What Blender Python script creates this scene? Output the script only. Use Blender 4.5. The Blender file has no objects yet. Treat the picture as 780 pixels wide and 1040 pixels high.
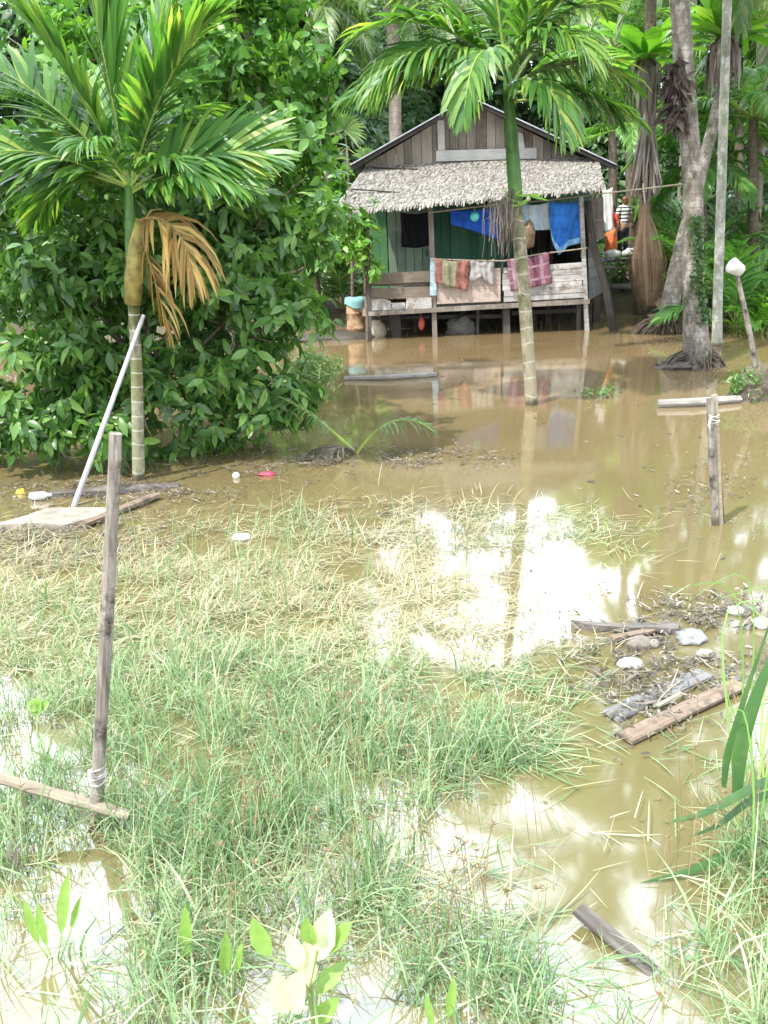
import bpy, math, random
import numpy as np
from mathutils import Vector, Matrix, noise as mnoise

rnd = random.Random(7)
rng = np.random.default_rng(11)
S = bpy.context.scene
COL = S.collection
R = math.radians

# ------------------------------------------------------------------ camera
H = 2.6
PITCH = R(18.15)
ROLL = R(2.5)
FPX = 900.0
W0, H0 = 780.0, 1040.0
_right = Vector((1, 0, 0))
_fwd = Vector((0, math.cos(PITCH), -math.sin(PITCH)))
_up = Vector((0, math.sin(PITCH), math.cos(PITCH)))
CR = (_right * math.cos(ROLL) - _up * math.sin(ROLL)).normalized()
CU = (_right * math.sin(ROLL) + _up * math.cos(ROLL)).normalized()
CAM = Vector((0, 0, H))


def ray(x, y):
    return CR * ((x - W0 / 2) / FPX) + CU * ((H0 / 2 - y) / FPX) + _fwd


def P(x, y, Y):
    d = ray(x, y)
    return CAM + d * (Y / d.y)


def G(x, y, z=0.0):
    d = ray(x, y)
    return CAM + d * ((z - H) / d.z)


def project(pts):
    q = pts - np.array(CAM)
    u = q @ np.array(CR)
    v = q @ np.array(CU)
    w = q @ np.array(_fwd)
    w = np.where(np.abs(w) < 1e-6, 1e-6, w)
    return W0 / 2 + FPX * u / w, H0 / 2 - FPX * v / w, w


cam_d = bpy.data.cameras.new('camera')
cam_d.sensor_fit = 'VERTICAL'
cam_d.sensor_height = 36.0
cam_d.sensor_width = 36.0
cam_d.lens = FPX / H0 * 36.0
cam_d.clip_start = 0.05
cam_d.clip_end = 3000
cam = bpy.data.objects.new('camera', cam_d)
M = Matrix.Identity(4)
for i in range(3):
    M[i][0] = CR[i]
    M[i][1] = CU[i]
    M[i][2] = -_fwd[i]
    M[i][3] = CAM[i]
cam.matrix_world = M
COL.objects.link(cam)
S.camera = cam


# ------------------------------------------------------------------ materials
def nt(name):
    m = bpy.data.materials.new(name)
    m.use_nodes = True
    t = m.node_tree
    b = t.nodes['Principled BSDF']
    return m, t, b


def ramp(t, stops):
    r = t.nodes.new('ShaderNodeValToRGB')
    e = r.color_ramp.elements
    while len(e) < len(stops):
        e.new(0.5)
    for i, (p, c) in enumerate(stops):
        e[i].position = p
        e[i].color = (c[0], c[1], c[2], 1)
    return r


def objcoord(t, scale=(1, 1, 1)):
    tc = t.nodes.new('ShaderNodeTexCoord')
    mp = t.nodes.new('ShaderNodeMapping')
    mp.inputs['Scale'].default_value = scale
    t.links.new(tc.outputs['Object'], mp.inputs['Vector'])
    return mp.outputs['Vector']


def noise(t, vec, scale, detail=4, rough=0.6):
    n = t.nodes.new('ShaderNodeTexNoise')
    n.inputs['Scale'].default_value = scale
    n.inputs['Detail'].default_value = detail
    n.inputs['Roughness'].default_value = rough
    if vec is not None:
        t.links.new(vec, n.inputs['Vector'])
    return n


def math_node(t, op, a, b=None):
    n = t.nodes.new('ShaderNodeMath')
    n.operation = op
    for i, v in enumerate((a, b)):
        if v is None:
            continue
        if isinstance(v, (int, float)):
            n.inputs[i].default_value = v
        else:
            t.links.new(v, n.inputs[i])
    return n.outputs[0]


def mix(t, fac, a, b, typ='MIX'):
    n = t.nodes.new('ShaderNodeMix')
    n.data_type = 'RGBA'
    n.blend_type = typ
    if isinstance(fac, (int, float)):
        n.inputs[0].default_value = fac
    else:
        t.links.new(fac, n.inputs[0])
    for i, v in ((6, a), (7, b)):
        if isinstance(v, (tuple, list)):
            n.inputs[i].default_value = (v[0], v[1], v[2], 1)
        else:
            t.links.new(v, n.inputs[i])
    return n.outputs[2]


def bump(t, b, h, strength=0.4, dist=0.02):
    n = t.nodes.new('ShaderNodeBump')
    n.inputs['Strength'].default_value = strength
    n.inputs['Distance'].default_value = dist
    t.links.new(h, n.inputs['Height'])
    t.links.new(n.outputs[0], b.inputs['Normal'])


def wet_band(t, c):
    """mud-stained tide mark just above the waterline"""
    tc = t.nodes.new('ShaderNodeTexCoord')
    sx = t.nodes.new('ShaderNodeSeparateXYZ')
    t.links.new(tc.outputs['Object'], sx.inputs[0])
    n = noise(t, tc.outputs['Object'], 9, 4)
    z = math_node(t, 'ADD', sx.outputs['Z'], math_node(t, 'MULTIPLY', n.outputs['Fac'], -.10))
    mr = t.nodes.new('ShaderNodeMapRange')
    mr.inputs['From Min'].default_value = .05
    mr.inputs['From Max'].default_value = .0
    t.links.new(z, mr.inputs['Value'])
    return mix(t, math_node(t, 'MULTIPLY', mr.outputs[0], .75), c, (.05, .038, .022))


def island(t):
    g = t.nodes.new('ShaderNodeNewGeometry')
    return g.outputs['Random Per Island']


def leaf_mat(name, stops, transl=0.35, rough=0.4, tcol=None, spec=0.5, patch=1.3):
    """leaves: each leaf its own tone, drifting in clumps over the crown"""
    m, t, b = nt(name)
    v = objcoord(t)
    n = noise(t, v, patch, 3)
    k = math_node(t, 'ADD', math_node(t, 'MULTIPLY', island(t), 0.6), math_node(t, 'MULTIPLY', n.outputs['Fac'], 0.5))
    r = ramp(t, stops)
    t.links.new(k, r.inputs['Fac'])
    t.links.new(r.outputs['Color'], b.inputs['Base Color'])
    b.inputs['Roughness'].default_value = rough
    b.inputs['Specular IOR Level'].default_value = spec
    tr = t.nodes.new('ShaderNodeBsdfTranslucent')
    c = mix(t, 1.0, r.outputs['Color'], tcol or (1.5, 1.6, 0.6), 'MULTIPLY')
    t.links.new(c, tr.inputs['Color'])
    ms = t.nodes.new('ShaderNodeMixShader')
    ms.inputs[0].default_value = transl
    t.links.new(b.outputs[0], ms.inputs[1])
    t.links.new(tr.outputs[0], ms.inputs[2])
    t.links.new(ms.outputs[0], t.nodes['Material Output'].inputs['Surface'])
    return m


def wood_mat(name, c0, c1, c2, axis='x', rough=0.8, boards=0.5, stain=None):
    m, t, b = nt(name)
    sc = {'x': (1.2, 22, 22), 'y': (22, 1.2, 22), 'z': (22, 22, 1.2)}[axis]
    n = noise(t, objcoord(t, sc), 1.5, 6, 0.7)
    n2 = noise(t, objcoord(t), 2.2, 4)
    k = math_node(t, 'MULTIPLY', n.outputs['Fac'], 0.75)
    k = math_node(t, 'ADD', k, math_node(t, 'MULTIPLY', island(t), boards * 0.5))
    k = math_node(t, 'ADD', k, math_node(t, 'MULTIPLY', math_node(t, 'SUBTRACT', n2.outputs['Fac'], 0.5), 0.7))
    r = ramp(t, [(0.18, c0), (0.5, c1), (0.85, c2)])
    t.links.new(k, r.inputs['Fac'])
    out = r.outputs['Color']
    if stain:
        n3 = noise(t, objcoord(t, (1, 1, 1)), 5.0, 5, 0.75)
        rr = ramp(t, [(0.5, (0, 0, 0)), (0.62, (1, 1, 1))])
        t.links.new(n3.outputs['Fac'], rr.inputs['Fac'])
        out = mix(t, rr.outputs['Color'], out, stain)
    if axis == 'z':
        out = wet_band(t, out)
    t.links.new(out, b.inputs['Base Color'])
    b.inputs['Roughness'].default_value = rough
    b.inputs['Specular IOR Level'].default_value = 0.25
    bump(t, b, n.outputs['Fac'], 0.5, 0.01)
    return m


def plain_mat(name, c, rough=0.6, var=0.25, scale=6, metallic=0.0, spec=0.4):
    m, t, b = nt(name)
    n = noise(t, objcoord(t), scale, 5)
    lo = tuple(x * (1 - var) for x in c)
    hi = tuple(min(1, x * (1 + var)) for x in c)
    r = ramp(t, [(0.3, lo), (0.7, hi)])
    t.links.new(n.outputs['Fac'], r.inputs['Fac'])
    t.links.new(r.outputs['Color'], b.inputs['Base Color'])
    b.inputs['Roughness'].default_value = rough
    b.inputs['Metallic'].default_value = metallic
    b.inputs['Specular IOR Level'].default_value = spec
    bump(t, b, n.outputs['Fac'], 0.15, 0.01)
    return m


def ringed_trunk_mat(name, stops, ring, period, frac, zfade=None, blotch=None, amt=0.85, moss=None):
    """bark with pale leaf-scar rings round it"""
    m, t, b = nt(name)
    tc = t.nodes.new('ShaderNodeTexCoord')
    sx = t.nodes.new('ShaderNodeSeparateXYZ')
    t.links.new(tc.outputs['Object'], sx.inputs[0])
    z = sx.outputs['Z']
    nlow = noise(t, objcoord(t, (3, 3, 1.5)), 1.0, 2)
    zz = math_node(t, 'ADD', math_node(t, 'DIVIDE', z, period), math_node(t, 'MULTIPLY', nlow.outputs['Fac'], 0.9))
    fr = math_node(t, 'FRACT', zz)
    isr = math_node(t, 'LESS_THAN', fr, frac)
    n = noise(t, objcoord(t, (14, 14, 5)), 1.0, 6, 0.7)
    r = ramp(t, stops)
    t.links.new(n.outputs['Fac'], r.inputs['Fac'])
    c = r.outputs['Color']
    if zfade:
        z0, z1, col = zfade
        mr = t.nodes.new('ShaderNodeMapRange')
        mr.inputs['From Min'].default_value = z1
        mr.inputs['From Max'].default_value = z0
        t.links.new(z, mr.inputs['Value'])
        c = mix(t, mr.outputs[0], c, mix(t, 0.45, col, c))
    if blotch:
        nb = noise(t, objcoord(t, (5, 5, 3)), 1.2, 5, 0.7)
        rb = ramp(t, [(0.5, (0, 0, 0)), (0.6, (1, 1, 1))])
        t.links.new(nb.outputs['Fac'], rb.inputs['Fac'])
        c = mix(t, rb.outputs['Color'], c, blotch)
    if moss:
        nm = noise(t, objcoord(t, (2.2, 2.2, 1.1)), 1.3, 6, 0.75)
        rm = ramp(t, [(0.50, (0, 0, 0)), (0.62, (.85, .85, .85))])
        t.links.new(nm.outputs['Fac'], rm.inputs['Fac'])
        c = mix(t, rm.outputs['Color'], c, moss)
    c = mix(t, math_node(t, 'MULTIPLY', isr, amt), c, ring)
    c = wet_band(t, c)
    t.links.new(c, b.inputs['Base Color'])
    b.inputs['Roughness'].default_value = 0.75
    b.inputs['Specular IOR Level'].default_value = 0.25
    hb = math_node(t, 'ADD', math_node(t, 'MULTIPLY', fr, 0.7), n.outputs['Fac'])
    bump(t, b, hb, 0.5, 0.02)
    return m


# colours
m_bush = leaf_mat('bush_leaf', [(0.15, (0.032, 0.085, 0.020)), (0.5, (0.070, 0.17, 0.037)), (0.8, (0.14, 0.27, 0.055)), (0.97, (0.24, 0.37, 0.08))], 0.3, 0.34)
m_tree = leaf_mat('tree_leaf', [(0.15, (0.045, 0.135, 0.028)), (0.5, (0.085, 0.22, 0.042)), (0.88, (0.19, 0.36, 0.06))], 0.38, 0.4)
m_palm = leaf_mat('palm_leaf', [(0.2, (0.045, 0.135, 0.032)), (0.5, (0.09, 0.22, 0.045)), (0.78, (0.20, 0.34, 0.07)), (0.95, (0.42, 0.40, 0.13))], 0.4, 0.36)
m_palm_b = leaf_mat('coconut_leaf', [(0.2, (0.06, 0.13, 0.045)), (0.6, (0.12, 0.21, 0.075)), (0.95, (0.24, 0.29, 0.11))], 0.35, 0.42)
m_palm_low = leaf_mat('understorey_palm_leaf', [(0.2, (0.06, 0.18, 0.045)), (0.6, (0.13, 0.30, 0.07)), (0.95, (0.28, 0.42, 0.10))], 0.4, 0.38)
m_fern = leaf_mat('fern_leaf', [(0.2, (0.08, 0.22, 0.03)), (0.6, (0.17, 0.36, 0.05)), (0.95, (0.32, 0.48, 0.10))], 0.4, 0.38)
m_dead = leaf_mat('dead_leaf', [(0.2, (0.19, 0.115, 0.03)), (0.5, (0.37, 0.245, 0.065)), (0.9, (0.62, 0.47, 0.18))], 0.3, 0.6, (1.2, 1.0, 0.6))
m_dead_g = leaf_mat('dead_grey_leaf', [(0.2, (0.10, 0.082, 0.07)), (0.6, (0.20, 0.17, 0.145)), (0.95, (0.34, 0.30, 0.26))], 0.2, 0.7, (1.1, 1.0, 0.8))
m_forest = leaf_mat('forest_leaf', [(0.15, (0.03, 0.075, 0.03)), (0.5, (0.055, 0.125, 0.045)), (0.9, (0.12, 0.20, 0.07))], 0.25, 0.5, patch=0.35)
m_grass = leaf_mat('sedge_green', [(0.12, (0.055, 0.125, 0.048)), (0.42, (0.14, 0.245, 0.108)), (0.7, (0.28, 0.39, 0.21)), (0.93, (0.56, 0.55, 0.40))], 0.35, 0.45, (1.3, 1.4, 0.8))
m_straw = leaf_mat('straw_pale', [(0.12, (0.17, 0.155, 0.08)), (0.5, (0.40, 0.365, 0.22)), (0.9, (0.64, 0.60, 0.44))], 0.25, 0.55, (1.1, 1.1, 0.7))
m_seed = leaf_mat('sedge_seed', [(0.2, (0.17, 0.12, 0.065)), (0.6, (0.28, 0.21, 0.12)), (0.9, (0.42, 0.34, 0.21))], 0.2, 0.7, (1.1, 1.0, 0.7))
m_reed = leaf_mat('reed_leaf', [(0.2, (0.025, 0.075, 0.02)), (0.6, (0.048, 0.12, 0.034)), (0.95, (0.16, 0.22, 0.07))], 0.15, 0.3, (1.3, 1.4, 0.6), patch=9)
m_reedpale = leaf_mat('pale_reed_leaf', [(0.2, (0.14, 0.26, 0.08)), (0.6, (0.22, 0.36, 0.13)), (0.95, (0.36, 0.48, 0.2))], 0.4, 0.45)
m_sap = leaf_mat(patch=30, name='sapling_leaf', stops= [(0.2, (0.42, 0.50, 0.22)), (0.6, (0.58, 0.62, 0.42)), (0.95, (0.68, 0.70, 0.54))], transl=0.35, rough=0.3, tcol=(1.2, 1.2, 0.6))
m_arum = leaf_mat(patch=30, name='water_leaf', stops= [(0.2, (0.12, 0.23, 0.05)), (0.6, (0.20, 0.33, 0.08)), (0.95, (0.32, 0.43, 0.14))], transl=0.3, rough=0.35)
m_debris = leaf_mat('debris_bits', [(0.1, (0.03, 0.026, 0.02)), (0.4, (0.09, 0.078, 0.058)), (0.75, (0.19, 0.165, 0.125)), (0.98, (0.5, 0.47, 0.40))], 0.1, 0.7, (1, 1, 1))
m_rachis = plain_mat('frond_stalk', (0.22, 0.30, 0.06), 0.45, 0.3)
m_rachis_dead = plain_mat('dry_stalk', (0.34, 0.21, 0.08), 0.6, 0.3)
m_shaft = plain_mat('crown_shaft', (0.075, 0.18, 0.04), 0.4, 0.45, 4)
m_shaft_old = plain_mat('old_crown_sheath', (0.26, 0.215, 0.06), 0.55, 0.6, 7)
m_bark = plain_mat('bark', (0.13, 0.10, 0.075), 0.85, 0.5, 12)
m_bark_d = plain_mat('dark_bark', (0.055, 0.042, 0.035), 0.9, 0.5, 12)
m_areca = ringed_trunk_mat('areca_trunk', [(0.3, (0.11, 0.12, 0.05)), (0.7, (0.21, 0.21, 0.10))], (0.42, 0.40, 0.33), 0.155, 0.11, (0.0, 1.2, (0.34, 0.325, 0.25)), (0.30, 0.29, 0.23), .75, (0.07, 0.085, 0.03))
m_areca_b = ringed_trunk_mat('areca_trunk_old', [(0.3, (0.12, 0.12, 0.06)), (0.7, (0.23, 0.21, 0.12))], (0.40, 0.37, 0.29), 0.24, 0.09, (0.0, 1.6, (0.38, 0.33, 0.26)), (0.32, 0.28, 0.22), .75, (0.075, 0.085, 0.04))
m_coco = ringed_trunk_mat('coconut_bark', [(0.3, (0.10, 0.085, 0.07)), (0.55, (0.20, 0.175, 0.15)), (0.75, (0.32, 0.29, 0.255))], (0.11, 0.09, 0.07), 0.11, 0.16, None, (0.34, 0.315, 0.28), 0.45, (0.05, 0.06, 0.025))
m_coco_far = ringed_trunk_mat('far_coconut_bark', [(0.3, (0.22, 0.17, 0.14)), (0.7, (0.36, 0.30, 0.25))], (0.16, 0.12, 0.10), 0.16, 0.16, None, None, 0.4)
m_pale_trunk = ringed_trunk_mat('pale_slim_bark', [(0.3, (0.22, 0.23, 0.19)), (0.7, (0.36, 0.36, 0.31))], (0.20, 0.20, 0.15), 0.28, 0.08, None, (0.50, 0.50, 0.46), 0.4, (0.12, 0.15, 0.08))

m_stake = wood_mat('weathered_stake', (0.035, 0.028, 0.024), (0.20, 0.175, 0.15), (0.46, 0.42, 0.37), 'z', stain=(0.05, 0.04, 0.035))
m_plankgrey = wood_mat('grey_plank', (0.05, 0.05, 0.05), (0.14, 0.14, 0.14), (0.26, 0.26, 0.25), 'x')
m_plankbrown = wood_mat('brown_plank', (0.085, 0.062, 0.045), (0.19, 0.142, 0.105), (0.34, 0.275, 0.215), 'x', stain=(0.10, 0.078, 0.06))
m_plankdark = wood_mat('dark_wet_plank', (0.03, 0.025, 0.022), (0.09, 0.08, 0.07), (0.26, 0.24, 0.22), 'x')
m_gable = wood_mat('gable_wood', (0.075, 0.062, 0.052), (0.18, 0.155, 0.13), (0.32, 0.28, 0.24), 'z', boards=0.9)
m_green = wood_mat('green_wall_paint', (0.018, 0.055, 0.036), (0.036, 0.11, 0.068), (0.07, 0.16, 0.10), 'z', boards=0.6)
m_green_b = wood_mat('green_board_paint', (0.035, 0.10, 0.045), (0.06, 0.16, 0.065), (0.11, 0.22, 0.10), 'z', boards=0.4)
m_door = wood_mat('faded_green_door_paint', (0.08, 0.115, 0.085), (0.13, 0.18, 0.13), (0.20, 0.25, 0.19), 'z', boards=0.5)
m_railbrown = wood_mat('brown_rail_board', (0.07, 0.055, 0.042), (0.17, 0.14, 0.11), (0.29, 0.245, 0.195), 'x', boards=0.4)
m_railwhite = wood_mat('white_rail_board', (0.16, 0.15, 0.14), (0.40, 0.385, 0.37), (0.66, 0.65, 0.63), 'x', boards=0.3, stain=(0.22, 0.18, 0.15))
m_white = wood_mat('white_board', (0.32, 0.31, 0.29), (0.50, 0.49, 0.47), (0.62, 0.61, 0.59), 'x', boards=0.2)
m_pink = wood_mat('pink_ply', (0.26, 0.205, 0.17), (0.43, 0.345, 0.295), (0.56, 0.47, 0.41), 'x', boards=0.3, stain=(0.30, 0.24, 0.2))
m_post = wood_mat('porch_post_wood', (0.06, 0.05, 0.042), (0.18, 0.155, 0.13), (0.38, 0.34, 0.29), 'z')
m_postblue = plain_mat('flaking_blue_paint', (0.34, 0.44, 0.50), 0.7, 0.5, 9)
m_stilt = wood_mat('stilt_wood', (0.022, 0.02, 0.018), (0.06, 0.053, 0.045), (0.14, 0.125, 0.105), 'z')
m_darkwood = wood_mat('dark_wood', (0.012, 0.011, 0.01), (0.028, 0.024, 0.021), (0.06, 0.05, 0.042), 'z')
m_floor = wood_mat('floor_wood', (0.10, 0.085, 0.07), (0.2, 0.17, 0.14), (0.32, 0.28, 0.23), 'y')
m_shutter = wood_mat('shutter_wood', (0.07, 0.06, 0.05), (0.15, 0.125, 0.105), (0.25, 0.215, 0.18), 'z')
m_metal = plain_mat('zinc_sheet', (0.46, 0.49, 0.52), 0.4, 0.25, 3, 0.6)
m_barge = plain_mat('zinc_edge', (0.40, 0.43, 0.47), 0.4, 0.25, 5, 0.2)
m_thatchbase = plain_mat('thatch_under', (0.11, 0.095, 0.08), 0.9, 0.4, 14)
m_thatch = leaf_mat('thatch_leaf', [(0.1, (0.15, 0.137, 0.12)), (0.45, (0.26, 0.242, 0.217)), (0.9, (0.40, 0.38, 0.345))], 0.08, 0.8, (1, 1, 1), 0.1, 1.0)
m_bamboo = wood_mat('bamboo_pole', (0.13, 0.11, 0.075), (0.27, 0.235, 0.17), (0.44, 0.39, 0.30), 'x')
m_bamboo_w = wood_mat('bleached_bamboo', (0.13, 0.122, 0.105), (0.25, 0.238, 0.21), (0.42, 0.405, 0.37), 'x')
m_stake_x = wood_mat('old_bamboo', (0.09, 0.075, 0.055), (0.24, 0.205, 0.155), (0.42, 0.375, 0.30), 'x')
m_pvc = plain_mat('pale_pole', (0.36, 0.355, 0.37), 0.5, 0.15, 14)
m_slab = plain_mat('pale_board', (0.27, 0.245, 0.20), 0.85, 0.35, 9)
m_foam = plain_mat('foam_white', (0.48, 0.47, 0.445), 0.8, 0.1, 14)
m_rope = plain_mat('rope', (0.30, 0.27, 0.20), 0.9, 0.3, 30)
m_mud = plain_mat('wet_mud', (0.055, 0.045, 0.035), 0.6, 0.4, 8)


# ------------------------------------------------------------------ mesh building
class MB:
    def __init__(s):
        s.v, s.f, s.mi = [], [], []
        s.sp, s.sw, s.smi = {}, {}, {}
        s.cur = 0
        s.smooth = False

    def add(s, vs, fs):
        o = len(s.v)
        s.v += [tuple(p) for p in vs]
        s.f += [tuple(i + o for i in f) for f in fs]
        s.mi += [s.cur] * len(fs)

    def slab(s, q, vec):
        """polygon q thickened by vec"""
        vec = Vector(vec)
        n = len(q)
        a = [Vector(p) for p in q]
        b = [p + vec for p in a]
        fs = [tuple(range(n - 1, -1, -1)), tuple(range(n, 2 * n))]
        fs += [(i, (i + 1) % n, n + (i + 1) % n, n + i) for i in range(n)]
        s.add(a + b, fs)

    def box(s, c, sx, sy, sz, rot=None):
        c = Vector(c)
        vs = []
        for dz in (-1, 1):
            for dx, dy in ((-1, -1), (1, -1), (1, 1), (-1, 1)):
                v = Vector((dx * sx / 2, dy * sy / 2, dz * sz / 2))
                if rot:
                    v = rot @ v
                vs.append(c + v)
        s.add(vs, [(3, 2, 1, 0), (4, 5, 6, 7), (0, 1, 5, 4), (1, 2, 6, 5), (2, 3, 7, 6), (3, 0, 4, 7)])

    def beam(s, a, b, w, h, up=(0, 0, 1), jag=0.0):
        """rectangular bar from a to b, w sideways, h along up"""
        a, b = Vector(a), Vector(b)
        d = (b - a).normalized()
        side = d.cross(Vector(up))
        if side.length < 1e-4:
            side = d.cross(Vector((0, 1, 0)))
        side.normalize()
        u = side.cross(d).normalized()
        vs = []
        n = max(2, int((b - a).length / 0.25) + 1) if jag else 2
        for i in range(n):
            p = a.lerp(b, i / (n - 1))
            for x, y in ((-1, -1), (1, -1), (1, 1), (-1, 1)):
                jx = jag * rnd.uniform(-1, 1) if jag else 0
                vs.append(p + side * (x * w / 2 * (1 + jx)) + u * (y * h / 2 * (1 + jx)) + d * (jag * rnd.uniform(-.05, .05)))
        fs = [(3, 2, 1, 0), tuple(4 * (n - 1) + k for k in range(4))]
        for i in range(n - 1):
            for k in range(4):
                k2 = (k + 1) % 4
                fs.append((4 * i + k, 4 * i + k2, 4 * i + 4 + k2, 4 * i + 4 + k))
        s.add(vs, fs)

    def tube(s, pts, rad, n=8, jit=0.0, cap=True):
        pts = [Vector(p) for p in pts]
        if isinstance(rad, (int, float)):
            rad = [rad] * len(pts)
        vs, fs = [], []
        ref = None
        for i, p in enumerate(pts):
            d = (pts[min(i + 1, len(pts) - 1)] - pts[max(i - 1, 0)]).normalized()
            if ref is None:
                ref = d.cross(Vector((0.3, 0.9, 0.2)))
                if ref.length < 1e-3:
                    ref = d.cross(Vector((1, 0, 0)))
            ref = (ref - d * ref.dot(d)).normalized()
            b = d.cross(ref)
            for k in range(n):
                a = 2 * math.pi * k / n
                r = rad[i] * (1 + jit * rnd.uniform(-1, 1))
                vs.append(p + ref * (math.cos(a) * r) + b * (math.sin(a) * r))
        for i in range(len(pts) - 1):
            for k in range(n):
                k2 = (k + 1) % n
                fs.append((i * n + k, i * n + k2, i * n + n + k2, i * n + n + k))
        if cap:
            fs.append(tuple(range(n - 1, -1, -1)))
            fs.append(tuple((len(pts) - 1) * n + k for k in range(n)))
        s.add(vs, fs)

    def lathe(s, c, prof, n=16, jit=0.0):
        c = Vector(c)
        s.tube([c + Vector((0, 0, z)) for r, z in prof], [r for r, z in prof], n, jit)

    def blob(s, c, rx, ry, rz, jit=0.15, nu=10, nv=6, seed=0):
        c = Vector(c)
        vs = [c + Vector((0, 0, -rz))]
        for j in range(1, nv):
            ph = -math.pi / 2 + math.pi * j / nv
            for i in range(nu):
                th = 2 * math.pi * i / nu
                d = Vector((math.cos(ph) * math.cos(th), math.cos(ph) * math.sin(th), math.sin(ph)))
                k = 1 + jit * mnoise.noise(d * 2.1 + Vector((seed, seed * .7, 0))) * 1.6
                vs.append(c + Vector((d.x * rx * k, d.y * ry * k, d.z * rz * k)))
        vs.append(c + Vector((0, 0, rz)))
        fs = []
        for i in range(nu):
            fs.append((0, 1 + (i + 1) % nu, 1 + i))
            fs.append((len(vs) - 1, 1 + (nv - 2) * nu + i, 1 + (nv - 2) * nu + (i + 1) % nu))
        for j in range(nv - 2):
            for i in range(nu):
                i2 = (i + 1) % nu
                a = 1 + j * nu
                fs.append((a + i, a + i2, a + nu + i2, a + nu + i))
        s.add(vs, fs)

    def strip(s, pts, ws):
        """a leaf blade: centre line pts, half-width vectors ws"""
        k = len(pts)
        s.sp.setdefault((k, s.cur), []).append(pts)
        s.sw.setdefault((k, s.cur), []).append(ws)

    def strips(s, Pn, Wn):
        """numpy batch (N,K,3)"""
        k = Pn.shape[1]
        s.sp.setdefault((k, s.cur), []).extend(list(Pn))
        s.sw.setdefault((k, s.cur), []).extend(list(Wn))

    def arrays(s):
        V = [np.array(s.v, dtype=np.float64).reshape(-1, 3)]
        loops, starts, mi = [], [], []
        tot = 0
        for f, m in zip(s.f, s.mi):
            starts.append(tot)
            loops.extend(f)
            tot += len(f)
            mi.append(m)
        loops = [np.array(loops, dtype=np.int64)]
        starts = [np.array(starts, dtype=np.int64)]
        mi = [np.array(mi, dtype=np.int64)]
        base = len(s.v)
        for (k, m), pl in s.sp.items():
            Pn = np.array(pl, dtype=np.float64)
            Wn = np.array(s.sw[(k, m)], dtype=np.float64)
            n = len(Pn)
            vv = np.stack([Pn - Wn, Pn + Wn], 2).reshape(-1, 3)
            idx = base + np.arange(n)[:, None] * (2 * k)
            q = []
            for i in range(k - 1):
                q.append(np.stack([idx[:, 0] + 2 * i, idx[:, 0] + 2 * i + 1, idx[:, 0] + 2 * i + 3, idx[:, 0] + 2 * i + 2], 1))
            q = np.stack(q, 1).reshape(-1, 4)
            V.append(vv)
            loops.append(q.reshape(-1))
            starts.append(tot + 4 * np.arange(len(q)))
            tot += 4 * len(q)
            mi.append(np.full(len(q), m))
            base += len(vv)
        return np.concatenate(V), np.concatenate(loops), np.concatenate(starts), np.concatenate(mi)


def np_mesh(name, V, loops, starts, mi, mats, smooth):
    me = bpy.data.meshes.new(name)
    me.vertices.add(len(V))
    me.vertices.foreach_set('co', V.astype(np.float32).reshape(-1))
    me.loops.add(len(loops))
    me.loops.foreach_set('vertex_index', loops.astype(np.int32))
    me.polygons.add(len(starts))
    me.polygons.foreach_set('loop_start', starts.astype(np.int32))
    for m in mats:
        me.materials.append(m)
    me.polygons.foreach_set('material_index', mi.astype(np.int32))
    me.polygons.foreach_set('use_smooth', np.full(len(starts), smooth))
    me.update(calc_edges=True)
    me.validate()
    return me


def tag(o, label=None, cat=None, group=None, kind=None):
    if label:
        o['label'] = label
    if cat:
        o['category'] = cat
    if group:
        o['group'] = group
    if kind:
        o['kind'] = kind
    return o


def empty(name, loc, label, cat, group=None):
    o = bpy.data.objects.new(name, None)
    o.empty_display_size = 0.2
    COL.objects.link(o)
    o.location = loc
    return tag(o, label, cat, group)


WPOS = {}


def build(name, mb, mats, parent=None, at=None, smooth=False):
    """links mb as ONE mesh object; geometry is given in world space"""
    if not isinstance(mats, (list, tuple)):
        mats = [mats]
    V, l, st, mi = mb.arrays()
    if parent is not None:
        org = wloc(parent)
    else:
        org = Vector(at) if at is not None else Vector((0, 0, 0))
    V = V - np.array(org)
    me = np_mesh(name, V, l, st, mi, mats, smooth)
    o = bpy.data.objects.new(name, me)
    COL.objects.link(o)
    if parent is not None:
        o.parent = parent
    else:
        o.location = org
    return o


def wloc(o):
    p = Vector((0, 0, 0))
    while o is not None:
        p += o.location
        o = o.parent
    return p


def copy_tree(o, parent=None):
    c = o.copy()
    COL.objects.link(c)
    if parent is not None:
        c.parent = parent
    for ch in list(o.children):
        copy_tree(ch, c)
    return c


def vlerp(a, b, t):
    return Vector(a).lerp(Vector(b), t)


def quad_at(q, u, v):
    """q = bl, br, tr, tl"""
    return vlerp(vlerp(q[0], q[1], u), vlerp(q[3], q[2], u), v)


def planks(mb, q, n, along='v', gap=0.06, vec=(0, 0.03, 0), jit=0.01, stagger=0.004):
    """boards filling the quad q; along 'v' upright boards, 'u' lying boards"""
    for i in range(n):
        a, b = i / n, (i + 1) / n
        g = gap / n / 2
        a += g * rnd.uniform(0.4, 1.6)
        b -= g * rnd.uniform(0.4, 1.6)
        j0, j1 = rnd.uniform(0, jit), rnd.uniform(0, jit)
        if along == 'v':
            pts = [quad_at(q, a, j0), quad_at(q, b, j0), quad_at(q, b, 1 - j1), quad_at(q, a, 1 - j1)]
        else:
            pts = [quad_at(q, j0, a), quad_at(q, 1 - j1, a), quad_at(q, 1 - j1, b), quad_at(q, j0, b)]
        off = Vector((0, -1, 0)) * rnd.uniform(0, stagger)
        mb.slab([p + off for p in pts], vec)


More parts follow.
